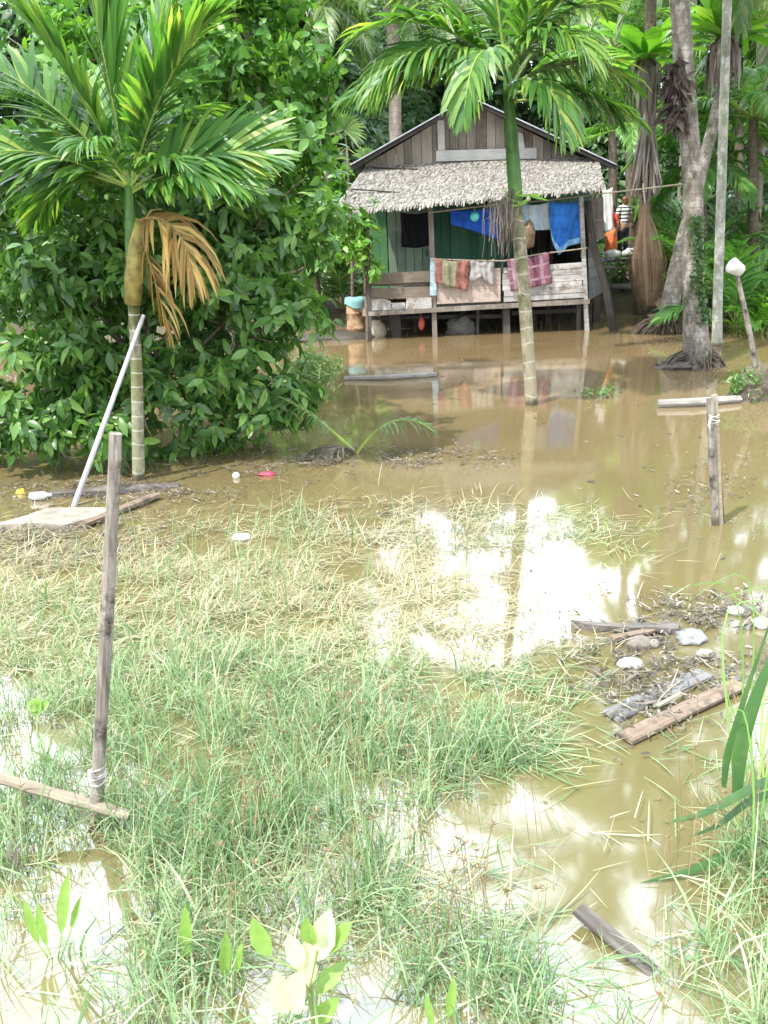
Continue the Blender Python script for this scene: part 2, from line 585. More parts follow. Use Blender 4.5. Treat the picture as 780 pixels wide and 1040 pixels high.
# ------------------------------------------------------------------ foliage makers
def frond(mb, p0, d0, L, droop=0.6, n=42, ll=0.5, lw=0.028, a0=60, a1=22, ldroop=0.6, lift=0.15, twist=0.0, bare=0.15, stem=0.018, gaps=0.0, mleaf=0, mstem=1, split=1.0):
    """a feather-leaved palm frond: curved midrib and two rows of drooping leaflets"""
    p = Vector(p0)
    d = Vector(d0).normalized()
    N = 16
    seg = L / N
    pts, dirs = [p.copy()], [d.copy()]
    for i in range(N):
        p = p + d * seg
        d = (d + Vector((0, 0, -droop * seg / L * (0.5 + 1.3 * i / N)))).normalized()
        pts.append(p.copy())
        dirs.append(d.copy())
    mb.cur = mstem
    mb.tube(pts, [stem * (1 - 0.85 * i / N) for i in range(N + 1)], 5)
    mb.cur = mleaf
    for i in range(n):
        t = bare + (1 - bare) * (i + 0.5) / n
        f = t * N
        k = min(int(f), N - 1)
        q = pts[k].lerp(pts[k + 1], f - k)
        dd = dirs[k].lerp(dirs[k + 1], f - k).normalized()
        side = dd.cross(Vector((0, 0, 1)))
        if side.length < 0.05:
            side = dd.cross(Vector((0.5, 0.8, 0)))
        side.normalize()
        nn = side.cross(dd).normalized()
        if twist:
            rot = Matrix.Rotation(twist, 3, dd)
            side, nn = rot @ side, rot @ nn
        ta = (t - bare) / (1 - bare)
        prof = (0.45 + 0.55 * math.sin(math.pi * min(1, (0.12 + 0.75 * ta)))) * (1 - 0.45 * ta ** 4)
        for sg in (-1, 1):
            if gaps and rnd.random() < gaps:
                continue
            ang = R(a0 + (a1 - a0) * ta + rnd.gauss(0, 6))
            ld = dd * math.cos(ang) + side * (sg * math.sin(ang)) + nn * (lift + rnd.gauss(0, .11))
            ld.normalize()
            le = ll * prof * rnd.uniform(0.85, 1.1) * (rnd.uniform(split, 1))
            cur = q.copy()
            P_, W_ = [], []
            wv0 = ld.cross(nn).normalized()
            wprof = (0.45, 1.0, 0.95, 0.7, 0.06)
            for j in range(5):
                wv = (wv0 + nn * 0.35 * sg).normalized()
                P_.append(tuple(cur))
                W_.append(tuple(wv * lw * 0.5 * wprof[j] * (0.75 + 0.5 * prof)))
                cur = cur + ld * (le / 4)
                ld = (ld + Vector((0, 0, -ldroop * rnd.uniform(0.7, 1.3) * 0.25))).normalized()
            mb.strip(P_, W_)


# broad leaf template (triangles), x along the leaf
def leaf_template(wide=0.34, fold=0.16, bend=0.22):
    st = [(0.0, 0.0), (0.18, 0.62), (0.48, 1.0), (0.78, 0.66), (1.0, 0.0)]
    v = [(0, 0, 0)]
    for x, w in st[1:-1]:
        z = -bend * x * x
        v += [(x, -w * wide / 2, z + fold * w * wide), (x, 0, z), (x, w * wide / 2, z + fold * w * wide)]
    v.append((1, 0, -bend))
    f = [(0, 2, 1), (0, 3, 2)]
    for i in range(2):
        a = 1 + 3 * i
        f += [(a, a + 1, a + 4), (a, a + 4, a + 3), (a + 1, a + 2, a + 5), (a + 1, a + 5, a + 4)]
    f += [(7, 8, 10), (8, 9, 10)]
    return np.array(v), np.array(f)


def scatter_leaves(pos, dirs, ups, size, tmpl):
    """(N,3) base points, leaf directions and up vectors -> verts, tris"""
    tv, tf = tmpl
    x = dirs / np.linalg.norm(dirs, axis=1, keepdims=True)
    y = np.cross(ups, x)
    y /= np.maximum(np.linalg.norm(y, axis=1, keepdims=True), 1e-6)
    z = np.cross(x, y)
    B = np.stack([x, y, z], 2)
    V = pos[:, None, :] + size[:, None, None] * np.einsum('nij,kj->nki', B, tv)
    n = len(pos)
    F = tf[None] + (np.arange(n) * len(tv))[:, None, None]
    return V.reshape(-1, 3), F.reshape(-1, 3)


def tri_object(name, V, F, mat, parent=None, at=None, smooth=True):
    org = wloc(parent) if parent is not None else Vector(at or (0, 0, 0))
    V = V - np.array(org)
    me = np_mesh(name, V, F.reshape(-1), 3 * np.arange(len(F)), np.zeros(len(F)), [mat], smooth)
    o = bpy.data.objects.new(name, me)
    COL.objects.link(o)
    if parent is not None:
        o.parent = parent
    else:
        o.location = org
    return o


def lobes_points(lobes, n, shell=0.7):
    """points and outward normals through the outer shell of ellipsoid lobes"""
    vol = np.array([(l[3] * l[4] + l[4] * l[5] + l[3] * l[5]) for l in lobes])
    cnt = rng.multinomial(n, vol / vol.sum())
    pp, nn = [], []
    for l, c in zip(lobes, cnt):
        d = rng.normal(size=(c, 3))
        d /= np.linalg.norm(d, axis=1, keepdims=True)
        r = 1 - shell * rng.random(c) ** 1.7
        wob = 1 + 0.26 * np.sin(d[:, 0] * 5 + l[0] * 3) * np.sin(d[:, 2] * 6 + l[1]) + 0.14 * rng.normal(size=c)
        rad = np.array(l[3:6])
        pos = np.array(l[:3]) + d * rad * (r * wob)[:, None]
        if c > 60:
            k = max(4, c // 11)
            ci = rng.integers(0, k, c)
            sp = .12 * rad.mean() + .03
            pos = pos[ci] + rng.normal(size=(c, 3)) * sp * np.array([1.15, 1, .7])
            d = d[ci] + rng.normal(size=(c, 3)) * .45
        pp.append(pos)
        o = d / rad
        nn.append(o / np.linalg.norm(o, axis=1, keepdims=True))
    return np.concatenate(pp), np.concatenate(nn)


def rosettes(pts, nrm, per, size, droop, tmpl, spread=0.9, jit=0.25):
    """each point carries a twig-end of several leaves"""
    n = len(pts)
    c = np.repeat(pts, per, 0)
    o = np.repeat(nrm, per, 0)
    ang = np.tile(np.arange(per) * 2.4, n) + np.repeat(rng.random(n) * 6.28, per)
    up = np.tile(np.array([0, 0, 1.0]), (n * per, 1))
    ax = o * 0.75 + up * 0.55 + rng.normal(size=(n * per, 3)) * 0.12
    ax /= np.linalg.norm(ax, axis=1, keepdims=True)
    t1 = np.cross(ax, np.array([0.31, 0.87, 0.2]))
    t1 /= np.linalg.norm(t1, axis=1, keepdims=True)
    t2 = np.cross(ax, t1)
    rad = np.cos(ang)[:, None] * t1 + np.sin(ang)[:, None] * t2
    d = rad * spread + ax * rng.uniform(0.0, 0.8, (n * per, 1)) + rng.normal(size=(n * per, 3)) * jit
    d[:, 2] -= droop * rng.uniform(0.4, 1.3, n * per)
    pos = c + ax * rng.uniform(-0.5, 0.15, (n * per, 1)) * size + rng.normal(size=(n * per, 3)) * 0.02
    sz = size * rng.uniform(0.45, 1.3, n * per)
    ups = ax + 0.35 * rng.normal(size=(n * per, 3))
    return scatter_leaves(pos, d, ups, sz, tmpl)


def limb(mb, a, b, r0, r1, bend=0.15, n=6, sides=7):
    a, b = Vector(a), Vector(b)
    off = Vector((rnd.uniform(-1, 1), rnd.uniform(-1, 1), rnd.uniform(-.4, .4))) * bend * (b - a).length
    pts = []
    for i in range(n + 1):
        t = i / n
        pts.append(a.lerp(b, t) + off * math.sin(math.pi * t))
    mb.tube(pts, [r0 + (r1 - r0) * i / n for i in range(n + 1)], sides, 0.06)


TL_BROAD = leaf_template(0.40, 0.14, 0.30)
TL_SLIM = leaf_template(0.30, 0.14, 0.25)
TL_WIDE = leaf_template(0.52, 0.12, 0.22)
TL_FAR = (np.array([(0, 0, 0), (.45, -.24, .05), (.5, 0, -.03), (.45, .24, .05), (1, 0, -.25)]), np.array([(0, 2, 1), (0, 3, 2), (1, 2, 4), (2, 3, 4)]))


def broadleaf(name, base, lobes, nros, per, size, mat, label, cat, group=None, droop=0.55, tmpl=TL_BROAD, trunk_r=0.08, mat_t=None, shell=0.6):
    root = empty(name, base, label, cat, group)
    tb = MB()
    base = Vector(base)
    top = Vector(np.mean([l[:3] for l in lobes], axis=0))
    fork = base.lerp(top, 0.45)
    tb.tube([base + Vector((0, 0, -0.4)), base, base.lerp(fork, .5) + Vector((.03, .02, 0)), fork], [trunk_r * 1.3, trunk_r * 1.1, trunk_r, trunk_r * .85], 9, 0.06)
    for l in lobes:
        c = Vector(l[:3])
        limb(tb, fork, c, trunk_r * 0.6, trunk_r * 0.2)
        for k in range(5):
            d = Vector((rnd.uniform(-1, 1), rnd.uniform(-1, 1), rnd.uniform(-.5, 1))).normalized()
            limb(tb, c, c + Vector((d.x * l[3], d.y * l[4], d.z * l[5])) * 0.85, trunk_r * .2, trunk_r * .06, 0.12, 4, 5)
    build('trunk', tb, mat_t or m_bark, root, smooth=True)
    p, nrm = lobes_points(lobes, nros, shell)
    keep = p[:, 2] > 0.06
    V, F = rosettes(p[keep], nrm[keep], per, size, droop, tmpl)
    tri_object('crown', V, F, mat, root)
    return root


# ------------------------------------------------------------------ setting
def terrain(x, y):
    """height of the ground; flooded basin in front of the bank"""
    n = mnoise.noise(Vector((x * 0.35, y * 0.35, 0.0)))
    n2 = mnoise.noise(Vector((x * 1.6, y * 1.6, 3.0)))
    edge = 23.2 + 1.4 * mnoise.noise(Vector((x * 0.25, 0.5, 1.7))) - 1.2 * (1 if x > 5.2 else 0) * min(1, (x - 5.2) / 2 if x > 5.2 else 0)
    if x < -1.0:
        edge -= min(2.5, (-1.0 - x) * 0.9)
    t = max(0.0, min(1.0, (y - edge) / 2.2))
    t = t * t * (3 - 2 * t)
    side = max(0.0, min(1.0, (abs(x) - 12) / 3))
    back = max(0.0, min(1.0, (-4 - y) / 3))
    k = max(t, side, back)
    return -0.38 * (1 - k) + k * (0.38 + 0.10 * n) + 0.05 * n2 + (max(0, y - 30) * 0.012 if y < 80 else 0.6)


gm = MB()
xs = [-600, -300, -120, -60, -30] + [-16 + 0.5 * i for i in range(65)] + [30, 60, 120, 300, 600]
ys = [-300, -60, -20, -8] + [-4 + 0.5 * i for i in range(80)] + [38, 42, 48, 56, 70, 100, 180, 400, 900]
vs = [(x, y, terrain(x, y)) for y in ys for x in xs]
nx = len(xs)
fs = [(j * nx + i, j * nx + i + 1, (j + 1) * nx + i + 1, (j + 1) * nx + i) for j in range(len(ys) - 1) for i in range(nx - 1)]
gm.add(vs, fs)
m, t, b = nt('earth')
n = noise(t, objcoord(t), 1.3, 8, 0.7)
r = ramp(t, [(0.3, (0.035, 0.028, 0.018)), (0.5, (0.075, 0.058, 0.036)), (0.62, (0.09, 0.085, 0.035)), (0.75, (0.05, 0.085, 0.025))])
t.links.new(n.outputs['Fac'], r.inputs['Fac'])
t.links.new(r.outputs['Color'], b.inputs['Base Color'])
b.inputs['Roughness'].default_value = 0.9
bump(t, b, n.outputs['Fac'], 0.8, 0.1)
tag(build('ground', gm, m, smooth=True), 'dark wet earth of the flooded yard and the bank behind', 'ground', kind='structure')

wm = MB()
wm.add([(-15.5, -7, 0), (15.5, -7, 0), (15.5, 27, 0), (-15.5, 27, 0)], [(0, 1, 2, 3)])
m, t, b = nt('muddy_water')
v = objcoord(t)
n = noise(t, v, 0.35, 3)
n2 = noise(t, objcoord(t, (1, 0.5, 1)), 0.9, 4)
k = math_node(t, 'ADD', math_node(t, 'MULTIPLY', n.outputs['Fac'], 0.6), math_node(t, 'MULTIPLY', n2.outputs['Fac'], 0.4))
tc = t.nodes.new('ShaderNodeTexCoord')
sx = t.nodes.new('ShaderNodeSeparateXYZ')
t.links.new(tc.outputs['Object'], sx.inputs[0])
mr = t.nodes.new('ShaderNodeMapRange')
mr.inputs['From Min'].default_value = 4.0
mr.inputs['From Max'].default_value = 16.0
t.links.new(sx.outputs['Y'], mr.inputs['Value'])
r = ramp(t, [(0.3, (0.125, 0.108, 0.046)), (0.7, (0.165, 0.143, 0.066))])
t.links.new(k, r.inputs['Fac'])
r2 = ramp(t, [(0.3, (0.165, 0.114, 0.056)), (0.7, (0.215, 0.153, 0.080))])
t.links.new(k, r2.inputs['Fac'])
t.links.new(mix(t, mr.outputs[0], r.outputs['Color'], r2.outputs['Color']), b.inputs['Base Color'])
b.inputs['Roughness'].default_value = 0.06
b.inputs['IOR'].default_value = 1.75
b.inputs['Specular IOR Level'].default_value = 0.85
n3 = noise(t, objcoord(t, (1, 0.45, 1)), 5.0, 3, 0.5)
bump(t, b, n3.outputs['Fac'], 0.02, 0.02)
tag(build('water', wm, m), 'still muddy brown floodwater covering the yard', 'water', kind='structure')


# ------------------------------------------------------------------ the house on stilts
YF = 20.7     # front of the porch
YW = 22.4     # front wall of the house
YB = 27.2     # back wall
YR = 21.9     # front edge of the zinc roof
house = empty('stilt_house', P(485, 346, YF), 'weathered wooden stilt house with thatched porch, standing in the flood', 'house')
HZ = 0.02


def down(p, z=-0.35):
    return Vector((p.x, p.y, z))


xl = P(377, 250, YW).x
xr = P(600, 250, YW).x
zf = 0.80
ze = 3.62

# front wall with a door and a dark window opening
wq = lambda x0, x1, z0, z1, Y=YW: [Vector((x0, Y, z0)), Vector((x1, Y, z0)), Vector((x1, Y, z1)), Vector((x0, Y, z1))]
xd0, xd1 = P(395, 270, YW).x, P(438, 270, YW).x
xw0, xw1 = P(523, 260, YW).x, P(597, 260, YW).x
zw0, zw1 = 1.25, 2.55
mb = MB()
planks(mb, wq(xl, xd0 - 0.02, zf, ze), 2, vec=(0, .03, 0), gap=0.05)
build('wall', mb, m_green_b, house)
mb = MB()
planks(mb, wq(xd1 + .02, xw0, zf, ze), 9, vec=(0, .03, 0), gap=0.06)
planks(mb, wq(xw0 + .003, xw1, zf, zw0), 7, vec=(0, .03, 0), gap=0.06)
planks(mb, wq(xw0 + .003, xw1, zw1, ze), 7, vec=(0, .03, 0), gap=0.06)
planks(mb, wq(xd0, xd1, 2.9, ze), 5, vec=(0, .03, 0), gap=0.06)
planks(mb, wq(xw1 + .003, xr, zf, ze), 1, vec=(0, .03, 0), gap=0.06)
build('wall', mb, m_green, house)
mb = MB()
planks(mb, wq(xd0, xd1, zf, 2.88, YW - 0.03), 5, vec=(0, .03, 0), gap=0.05)
mb.beam((xd0 + .05, YW - .045, 1.3), (xd1 - .05, YW - .045, 1.3), .03, .09)
mb.beam((xd0 + .05, YW - .045, 2.4), (xd1 - .05, YW - .045, 2.4), .03, .09)
door = build('door', mb, m_door, house)
mb = MB()
mb.beam((xd1 - .1, YW - .07, 1.75), (xd1 - .1, YW - .07, 1.9), .03, .03, (0, 1, 0))
build('handle', mb, m_darkwood, door)
mb = MB()
for (x0, z0, x1, z1) in ((xw0, zw0, xw1, zw0), (xw0, zw1, xw1, zw1)):
    mb.beam((x0, YW - .02, z0), (x1, YW - .02, z1), .06, .07)
for x in (xw0, (xw0 + xw1) / 2, xw1):
    mb.beam((x, YW - .021, zw0 + .04), (x, YW - .021, zw1 - .04), .06, .06, (0, 1, 0))
build('window_frame', mb, m_darkwood, house)
# side and back walls
mb = MB()
for x in (xl - .03, xr + .0):
    q = [Vector((x, YW + .04, zf)), Vector((x, YB, zf)), Vector((x, YB, ze)), Vector((x, YW + .04, ze))]
    planks(mb, q, 22, vec=(.03, 0, 0), gap=0.05, stagger=0)
planks(mb, wq(xl, xr, zf, ze, YB), 26, vec=(0, .03, 0), gap=0.05)
mb.slab([(xl + .1, YB, ze + .01), (xr - .1, YB, ze + .01), (P(477, 101, YW).x, YB, P(477, 101, YW).z - .15)], (0, .03, 0))
build('side_wall', mb, m_gable, house)

# gable
apex = P(477, 101, YW)
gl = P(366, 168, YW)
gr = P(618, 171, YW)
zb = 3.60


def roof_z(x):
    if x < apex.x:
        return gl.z + (apex.z - gl.z) * (x - gl.x) / (apex.x - gl.x)
    return gr.z + (apex.z - gr.z) * (gr.x - x) / (gr.x - apex.x)


mb = MB()
xx = gl.x + 0.12
while xx < gr.x - 0.25:
    w = rnd.uniform(.17, .27)
    x2 = min(xx + w, gr.x - .1)
    a, b_ = xx + .005, x2 - .006
    off = rnd.uniform(0, .012)
    za, zbb = roof_z(a) - .06, roof_z(b_) - .06
    if a < apex.x < b_:
        pts = [(a, YW - off, zb), (b_, YW - off, zb), (b_, YW - off, zbb), (apex.x, YW - off, apex.z - .06), (a, YW - off, za)]
    else:
        pts = [(a, YW - off, zb), (b_, YW - off, zb), (b_, YW - off, zbb), (a, YW - off, za)]
    if min(za, zbb) > zb + 0.02:
        mb.slab(pts, (0, .025, 0))
    xx = x2
build('gable_wall', mb, m_gable, house)
mb = MB()
q = [P(443, 164, YW - .05), P(545, 161, YW - .05), P(545, 150, YW - .05), P(443, 153, YW - .05)]
mb.slab(q, (0, .03, 0))
mb.slab([P(445, 152.5, YW - .05), P(452, 152.3, YW - .05), P(451, 122, YW - .05), P(444, 122, YW - .05)], (0, .03, 0))
mb.slab([P(527, 150, YW - .05), P(533, 150, YW - .05), P(531, 136, YW - .05), P(526, 134, YW - .05)], (0, .03, 0))
build('gable_board', mb, m_white, house)

# zinc roof: two corrugated slopes
def zinc(a, b_):
    """a = eave, b_ = ridge at the front edge"""
    mbz = MB()
    cols = 70
    ln = YB + .4 - YR
    vs_, fs_ = [], []
    nrm = Vector((-(b_ - a).z, 0, (b_ - a).x)).normalized()
    if nrm.z < 0:
        nrm = -nrm
    for j in range(cols + 1):
        off = nrm * (0.018 * math.cos(j * math.pi / 1.0 * 0.9))
        for i in range(5):
            p = a.lerp(b_, i / 4) + off + Vector((0, ln * j / cols, 0))
            vs_.append(p)
    k = len(vs_)
    vs_ += [v_ - nrm * .006 for v_ in vs_]
    for j in range(cols):
        for i in range(4):
            q_ = (j * 5 + i, j * 5 + i + 1, (j + 1) * 5 + i + 1, (j + 1) * 5 + i)
            fs_.append(q_)
            fs_.append(tuple(k + x for x in reversed(q_)))
    mbz.add(vs_, fs_)
    return mbz


ra = P(477, 99, YR)
rl = P(356, 168, YR)
rr_ = P(626, 168, YR)
for e in (rl, rr_):
    zo = build('roof', zinc(e, ra), m_metal, house, smooth=True)
    mb = MB()
    mb.beam(e + Vector((0, -.02, -.05)), ra + Vector((0, -.02, -.05)), .03, .10, (0, 0, 1))
    build('barge_board', mb, m_darkwood, zo)
    mb = MB()
    mb.beam(e + Vector((0, -.03, .012)), ra + Vector((0, -.03, .008)), .06, .024, (0, 0, 1))
    build('roof_edging', mb, m_barge, zo)

# thatch over the porch
tq = [P(338, 216, 20.25), P(613, 191, 20.25), P(606, 160, 22.32), P(373, 169, 22.32)]
mb = MB()
tn = (tq[1] - tq[0]).cross(tq[3] - tq[0]).normalized()
for i_ in range(12):
    for j_ in range(8):
        mb.slab([quad_at(tq, (i_ + a_) / 12, (j_ + c_) / 8) for a_, c_ in ((0, 0), (1, 0), (1, 1), (0, 1))], tn * -0.05)
thatch = build('thatch_roof', mb, m_thatchbase, house)
mb = MB()
rows, cols = 40, 190
su = (tq[1] - tq[0]).normalized()
for r_ in range(rows):
    vv = 1 - (r_ + .2) / rows
    for c in range(cols):
        u = (c + rnd.uniform(-.4, .4)) / (cols - 1)
        u = max(-.012, min(1.012, u))
        lv = max(-.03, vv + rnd.uniform(-.015, .015))
        a = quad_at(tq, u, min(.995, lv))
        bpt = quad_at(tq, u + rnd.uniform(-.004, .004), lv - rnd.uniform(.045, .085))
        lif = rnd.uniform(.012, .036)
        curl = rnd.uniform(-.008, .02)
        p0_ = a + tn * rnd.uniform(.008, .022)
        p2_ = bpt + tn * lif
        p1_ = p0_.lerp(p2_, .55) + tn * curl * .6
        if lv < .04:
            p2_ = p2_ + Vector((0, 0, -rnd.uniform(0, .09)))
        hw = su * rnd.uniform(.016, .030)
        hw2 = hw + tn * rnd.uniform(-.018, .018)
        mb.strip([tuple(p0_), tuple(p1_), tuple(p2_)], [tuple(hw), tuple(hw2), tuple(hw2 * rnd.uniform(.45, .9))])
build('thatch_leaves', mb, m_thatch, thatch)
mb = MB()
mb.tube([P(379, 173, 22.1) + tn * .06, P(425, 175, 22.0) + tn * .07], .018, 6)
build('thatch_pole', mb, m_darkwood, thatch)
mb = MB()
mb.tube([P(357, 196, 21.0) + tn * .09, P(412, 200, 20.9) + tn * .09], .016, 6)
build('thatch_pole', mb, m_darkwood, thatch)

# porch floor, beams
fl, fr = P(368, 316, YF), P(598, 303, YF)
mb = MB()
bq = [fl + Vector((0, .0, 0)), fr, Vector((fr.x, YW, fr.z + .0)), Vector((fl.x, YW, fl.z))]
planks(mb, bq, 24, 'v', .06, (0, 0, -.035), .004, 0)
pf = build('porch_floor', mb, m_floor, house)
mb = MB()
mb.beam(fl + Vector((0, -.05, -.06)), fr + Vector((0, -.05, -.06)), .08, .10, jag=.06)
build('floor_beam', mb, m_post, pf)
mb = MB()
planks(mb, [Vector((xl, YW + .04, zf)), Vector((xr, YW + .04, zf)), Vector((xr, YB, zf)), Vector((xl, YB, zf))], 20, 'v', .05, (0, 0, -.04), .004, 0)
build('room_floor', mb, m_floor, house)
mb = MB()
mb.slab([(xl, YW + .04, ze - .02), (xr, YW + .04, ze - .02), (xr, YB, ze - .02), (xl, YB, ze - .02)], (0, 0, .03))
build('room_ceiling', mb, m_darkwood, house)

# posts and stilts
def post(name, a, b_, w, mat, d=None, jag=.08):
    mbp = MB()
    mbp.beam(a, b_, w, d or w, (0, 1, 0), jag)
    return build(name, mbp, mat, house)


post('porch_post', down(P(374, 346, YF)), P(372, 213, YF - .05), .14, m_stilt)
pp = post('porch_post', down(P(442, 346, YF + .05)), P(437, 209, YF), .11, m_post)
mb = MB()
mb.slab([P(436.6, 300, YF - .09), P(443.4, 300, YF - .09), P(442.6, 262, YF - .09), P(437, 262, YF - .09)], (0, .02, 0))
build('paint_patch', mb, m_postblue, pp)
post('porch_post', down(P(597, 338, YF)), P(590, 199, YF), .09, m_railwhite)
post('porch_post', P(512, 312, YF + .08), P(507, 205, YF + .08), .06, m_stilt)
for (x, Y, w) in ((402, 21.3, .24), (515, 20.85, .16), (588, 20.9, .09), (421, 21.9, .1), (470, 22.2, .14), (556, 22.3, .14), (484, 21.2, .07), (606, 22.4, .16), (535, 21.4, .08), (580, 23.5, .14), (450, 23.5, .14), (390, 22.4, .16), (400, 25.5, .14), (500, 25.5, .14), (600, 25.5, .14)):
    t_ = P(x, 312, Y)
    post('stilt', Vector((t_.x, Y, -.35)), Vector((t_.x + rnd.uniform(-.05, .05), Y, .74)), w, m_stilt)
# cross bars under the floor
mb = MB()
mb.beam(P(444, 322, 21.4), P(512, 321, 21.4), .06, .09)
mb.beam(P(520, 318, 21.6), P(590, 315, 21.6), .06, .09)
mb.beam(P(380, 324, 21.6), P(436, 322, 21.6), .05, .06)
build('under_floor_beam', mb, m_stilt, house)
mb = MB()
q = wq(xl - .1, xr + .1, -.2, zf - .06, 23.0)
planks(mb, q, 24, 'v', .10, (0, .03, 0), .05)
build('shade_backing', mb, m_darkwood, house)  # dark plank backing, added to deepen the shade under the house

# railings
ry = YF - .03
mb = MB()
mb.slab([P(375, 289, ry), P(437, 286, ry), P(437, 275, ry), P(375, 278, ry)], (0, .03, 0))
mb.slab([P(375, 304, ry), P(437, 302, ry), P(437, 291, ry), P(375, 293, ry)], (0, .03, 0))
mb.slab([P(375, 290.5, ry + .12), P(437, 291, ry + .12), P(437, 284, ry + .12), P(375, 286, ry + .12)], (0, .03, 0))
build('railing', mb, m_railbrown, house)
mb = MB()
mb.slab([P(374, 315.5, ry - .035), P(397.5, 314.6, ry - .035), P(397, 306, ry - .035), P(389, 303.5, ry - .035), P(374, 304.5, ry - .035)], (0, .025, 0))
mb.slab([P(412, 314, ry - .035), P(438.5, 313, ry - .035), P(438, 302, ry - .035), P(413, 303, ry - .035)], (0, .025, 0))
mb.slab([P(398, 314.5, ry - .02), P(411.6, 314, ry - .02), P(411.6, 308, ry - .02), P(398, 307.5, ry - .02)], (0, .02, 0))
tag(build('railing', mb, m_railwhite, house), 'broken white boards of the left railing')
mb = MB()
q = [P(443.5, 309, ry), P(509, 306, ry), P(509, 272, ry), P(443.5, 276, ry)]
planks(mb, q, 2, 'u', .02, (0, .02, 0), .01)
tag(build('railing', mb, m_pink, house), 'pale pink sheet of the middle railing')
mb = MB()
q = [P(510, 307, ry - .01), P(594, 302.5, ry - .01), P(593, 266, ry - .01), P(510, 272, ry - .01)]
planks(mb, q, 6, 'u', .06, (0, .025, 0), .03, .015)
tag(build('railing', mb, m_railwhite, house), 'flaking white boards of the right railing')

# right end of the porch
mb = MB()
planks(mb, [P(599, 244, YF + .25), P(613.5, 243, YF + .25), P(613, 200, YF + .25), P(598, 201, YF + .25)], 2, 'v', .06, (0, .03, 0), .02)
mb.beam(P(598, 224, YF + .22), P(613.5, 223.5, YF + .22), .03, .05)
build('shutter', mb, m_shutter, house)
mb = MB()
q = [P(598, 305, YF + .1), P(613, 296, YF + 1.5), P(606, 252, YF + 1.5), P(597, 250, YF + .1)]
planks(mb, q, 5, 'u', .06, (.03, 0, 0), .02, 0)
build('end_railing', mb, m_plankgrey, house)
mb = MB()
mb.tube([P(597, 204, YF - .1), P(602, 249, YF - .15), P(616, 297, YF - .25), down(P(627, 338, YF - .35))], [.07, .085, .09, .1], 8, .12)
build('prop_pole', mb, m_darkwood, house)

# ------------------------------------------------------------------ laundry
def fabric(name, c, var=0.2, scale=5):
    return plain_mat(name, c, 0.85, var, scale, 0, 0.1)


f_black = fabric('black_cloth', (0.012, 0.012, 0.016))
f_blue = fabric('blue_cloth', (0.02, 0.085, 0.42), .35)
f_blue2 = fabric('worn_blue_cloth', (0.035, 0.16, 0.52), .45, 4)
f_blue3 = fabric('washed_blue_cloth', (0.20, 0.40, 0.62), .35, 7)
f_pale = fabric('pale_blue_cloth', (0.32, 0.46, 0.60))
f_pale2 = fabric('grey_blue_cloth', (0.44, 0.50, 0.52))
f_red = fabric('brick_red_cloth', (0.235, 0.105, 0.09), .35, 14)
f_greenish = fabric('moss_green_cloth', (0.21, 0.205, 0.13), .3, 14)
f_grey = fabric('grey_shirt_cloth', (0.32, 0.305, 0.295))
f_mauve = fabric('mauve_cloth', (0.19, 0.085, 0.11), .25, 20)
f_mauve2 = fabric('pale_mauve_cloth', (0.29, 0.185, 0.22), .25, 20)
f_mauve3 = fabric('plum_cloth', (0.115, 0.045, 0.07), .25, 20)
f_white = fabric('white_cloth', (0.72, 0.72, 0.70))
f_turq = fabric('turquoise_cloth', (0.20, 0.38, 0.38))
f_brown = fabric('brown_sack', (0.17, 0.12, 0.08), .5, 12)


def cloth(name, topL, topR, bots, Y, mats, stripes, label, cat='laundry', fold=.03, nfold=4, nx=24, nz=14, rows=None, group='laundry drying on the porch', over=0.0):
    """hanging cloth: top edge between two pixels, bottom edge through a list of points"""
    m_ = MB()
    seed = rnd.uniform(0, 50)
    vs_, fs_, mi_ = [], [], []
    nb = len(bots) - 1
    tl, tr_ = P(*topL, Y), P(*topR, Y)
    for j in range(nz + 1):
        for i in range(nx + 1):
            u = i / nx
            f = u * nb
            k = min(int(f), nb - 1)
            bp = P(*bots[k], Y).lerp(P(*bots[k + 1], Y), f - k)
            p = tl.lerp(tr_, u)
            p = p + Vector((0, 0, -.05 * math.sin(math.pi * u)))
            v_ = j / nz
            q_ = p.lerp(bp, v_)
            dy = fold * math.sin(u * nfold * 6.28 + seed + 1.5 * math.sin(v_ * 3 + seed)) * (.35 + .65 * v_) + .03 * mnoise.noise(Vector((u * 4, v_ * 4, seed)))
            dx = .02 * mnoise.noise(Vector((u * 5, v_ * 3, seed + 9)))
            vs_.append(q_ + Vector((dx, dy, 0)))
    back = len(vs_)
    vs_ += [v + Vector((0, .008, 0)) for v in vs_]
    w = nx + 1
    for j in range(nz):
        for i in range(nx):
            a = j * w + i
            if stripes:
                s_ = stripes[int(i / nx * len(stripes)) % len(stripes)]
                if rows:
                    s2 = rows[int(j / nz * len(rows)) % len(rows)]
                    s_ = s2 if s2 is not None and (i + j) % 1 == 0 else s_
            else:
                s_ = 0
            m_.cur = s_
            fs_.append((a, a + 1, a + 1 + w, a + w))
            mi_.append(s_)
            fs_.append((back + a + w, back + a + 1 + w, back + a + 1, back + a))
            mi_.append(s_)
    rim = [i for i in range(w)] + [j * w + nx for j in range(1, nz + 1)] + [nz * w + i for i in range(nx - 1, -1, -1)] + [j * w for j in range(nz - 1, 0, -1)]
    for k in range(len(rim)):
        a, b_ = rim[k], rim[(k + 1) % len(rim)]
        fs_.append((a, a + back, b_ + back, b_))
        mi_.append(0)
    m_.v = [tuple(v) for v in vs_]
    m_.f = fs_
    m_.mi = mi_
    o = build(name, m_, mats, at=(tl + tr_) / 2, smooth=True)
    return tag(o, label, cat, group)


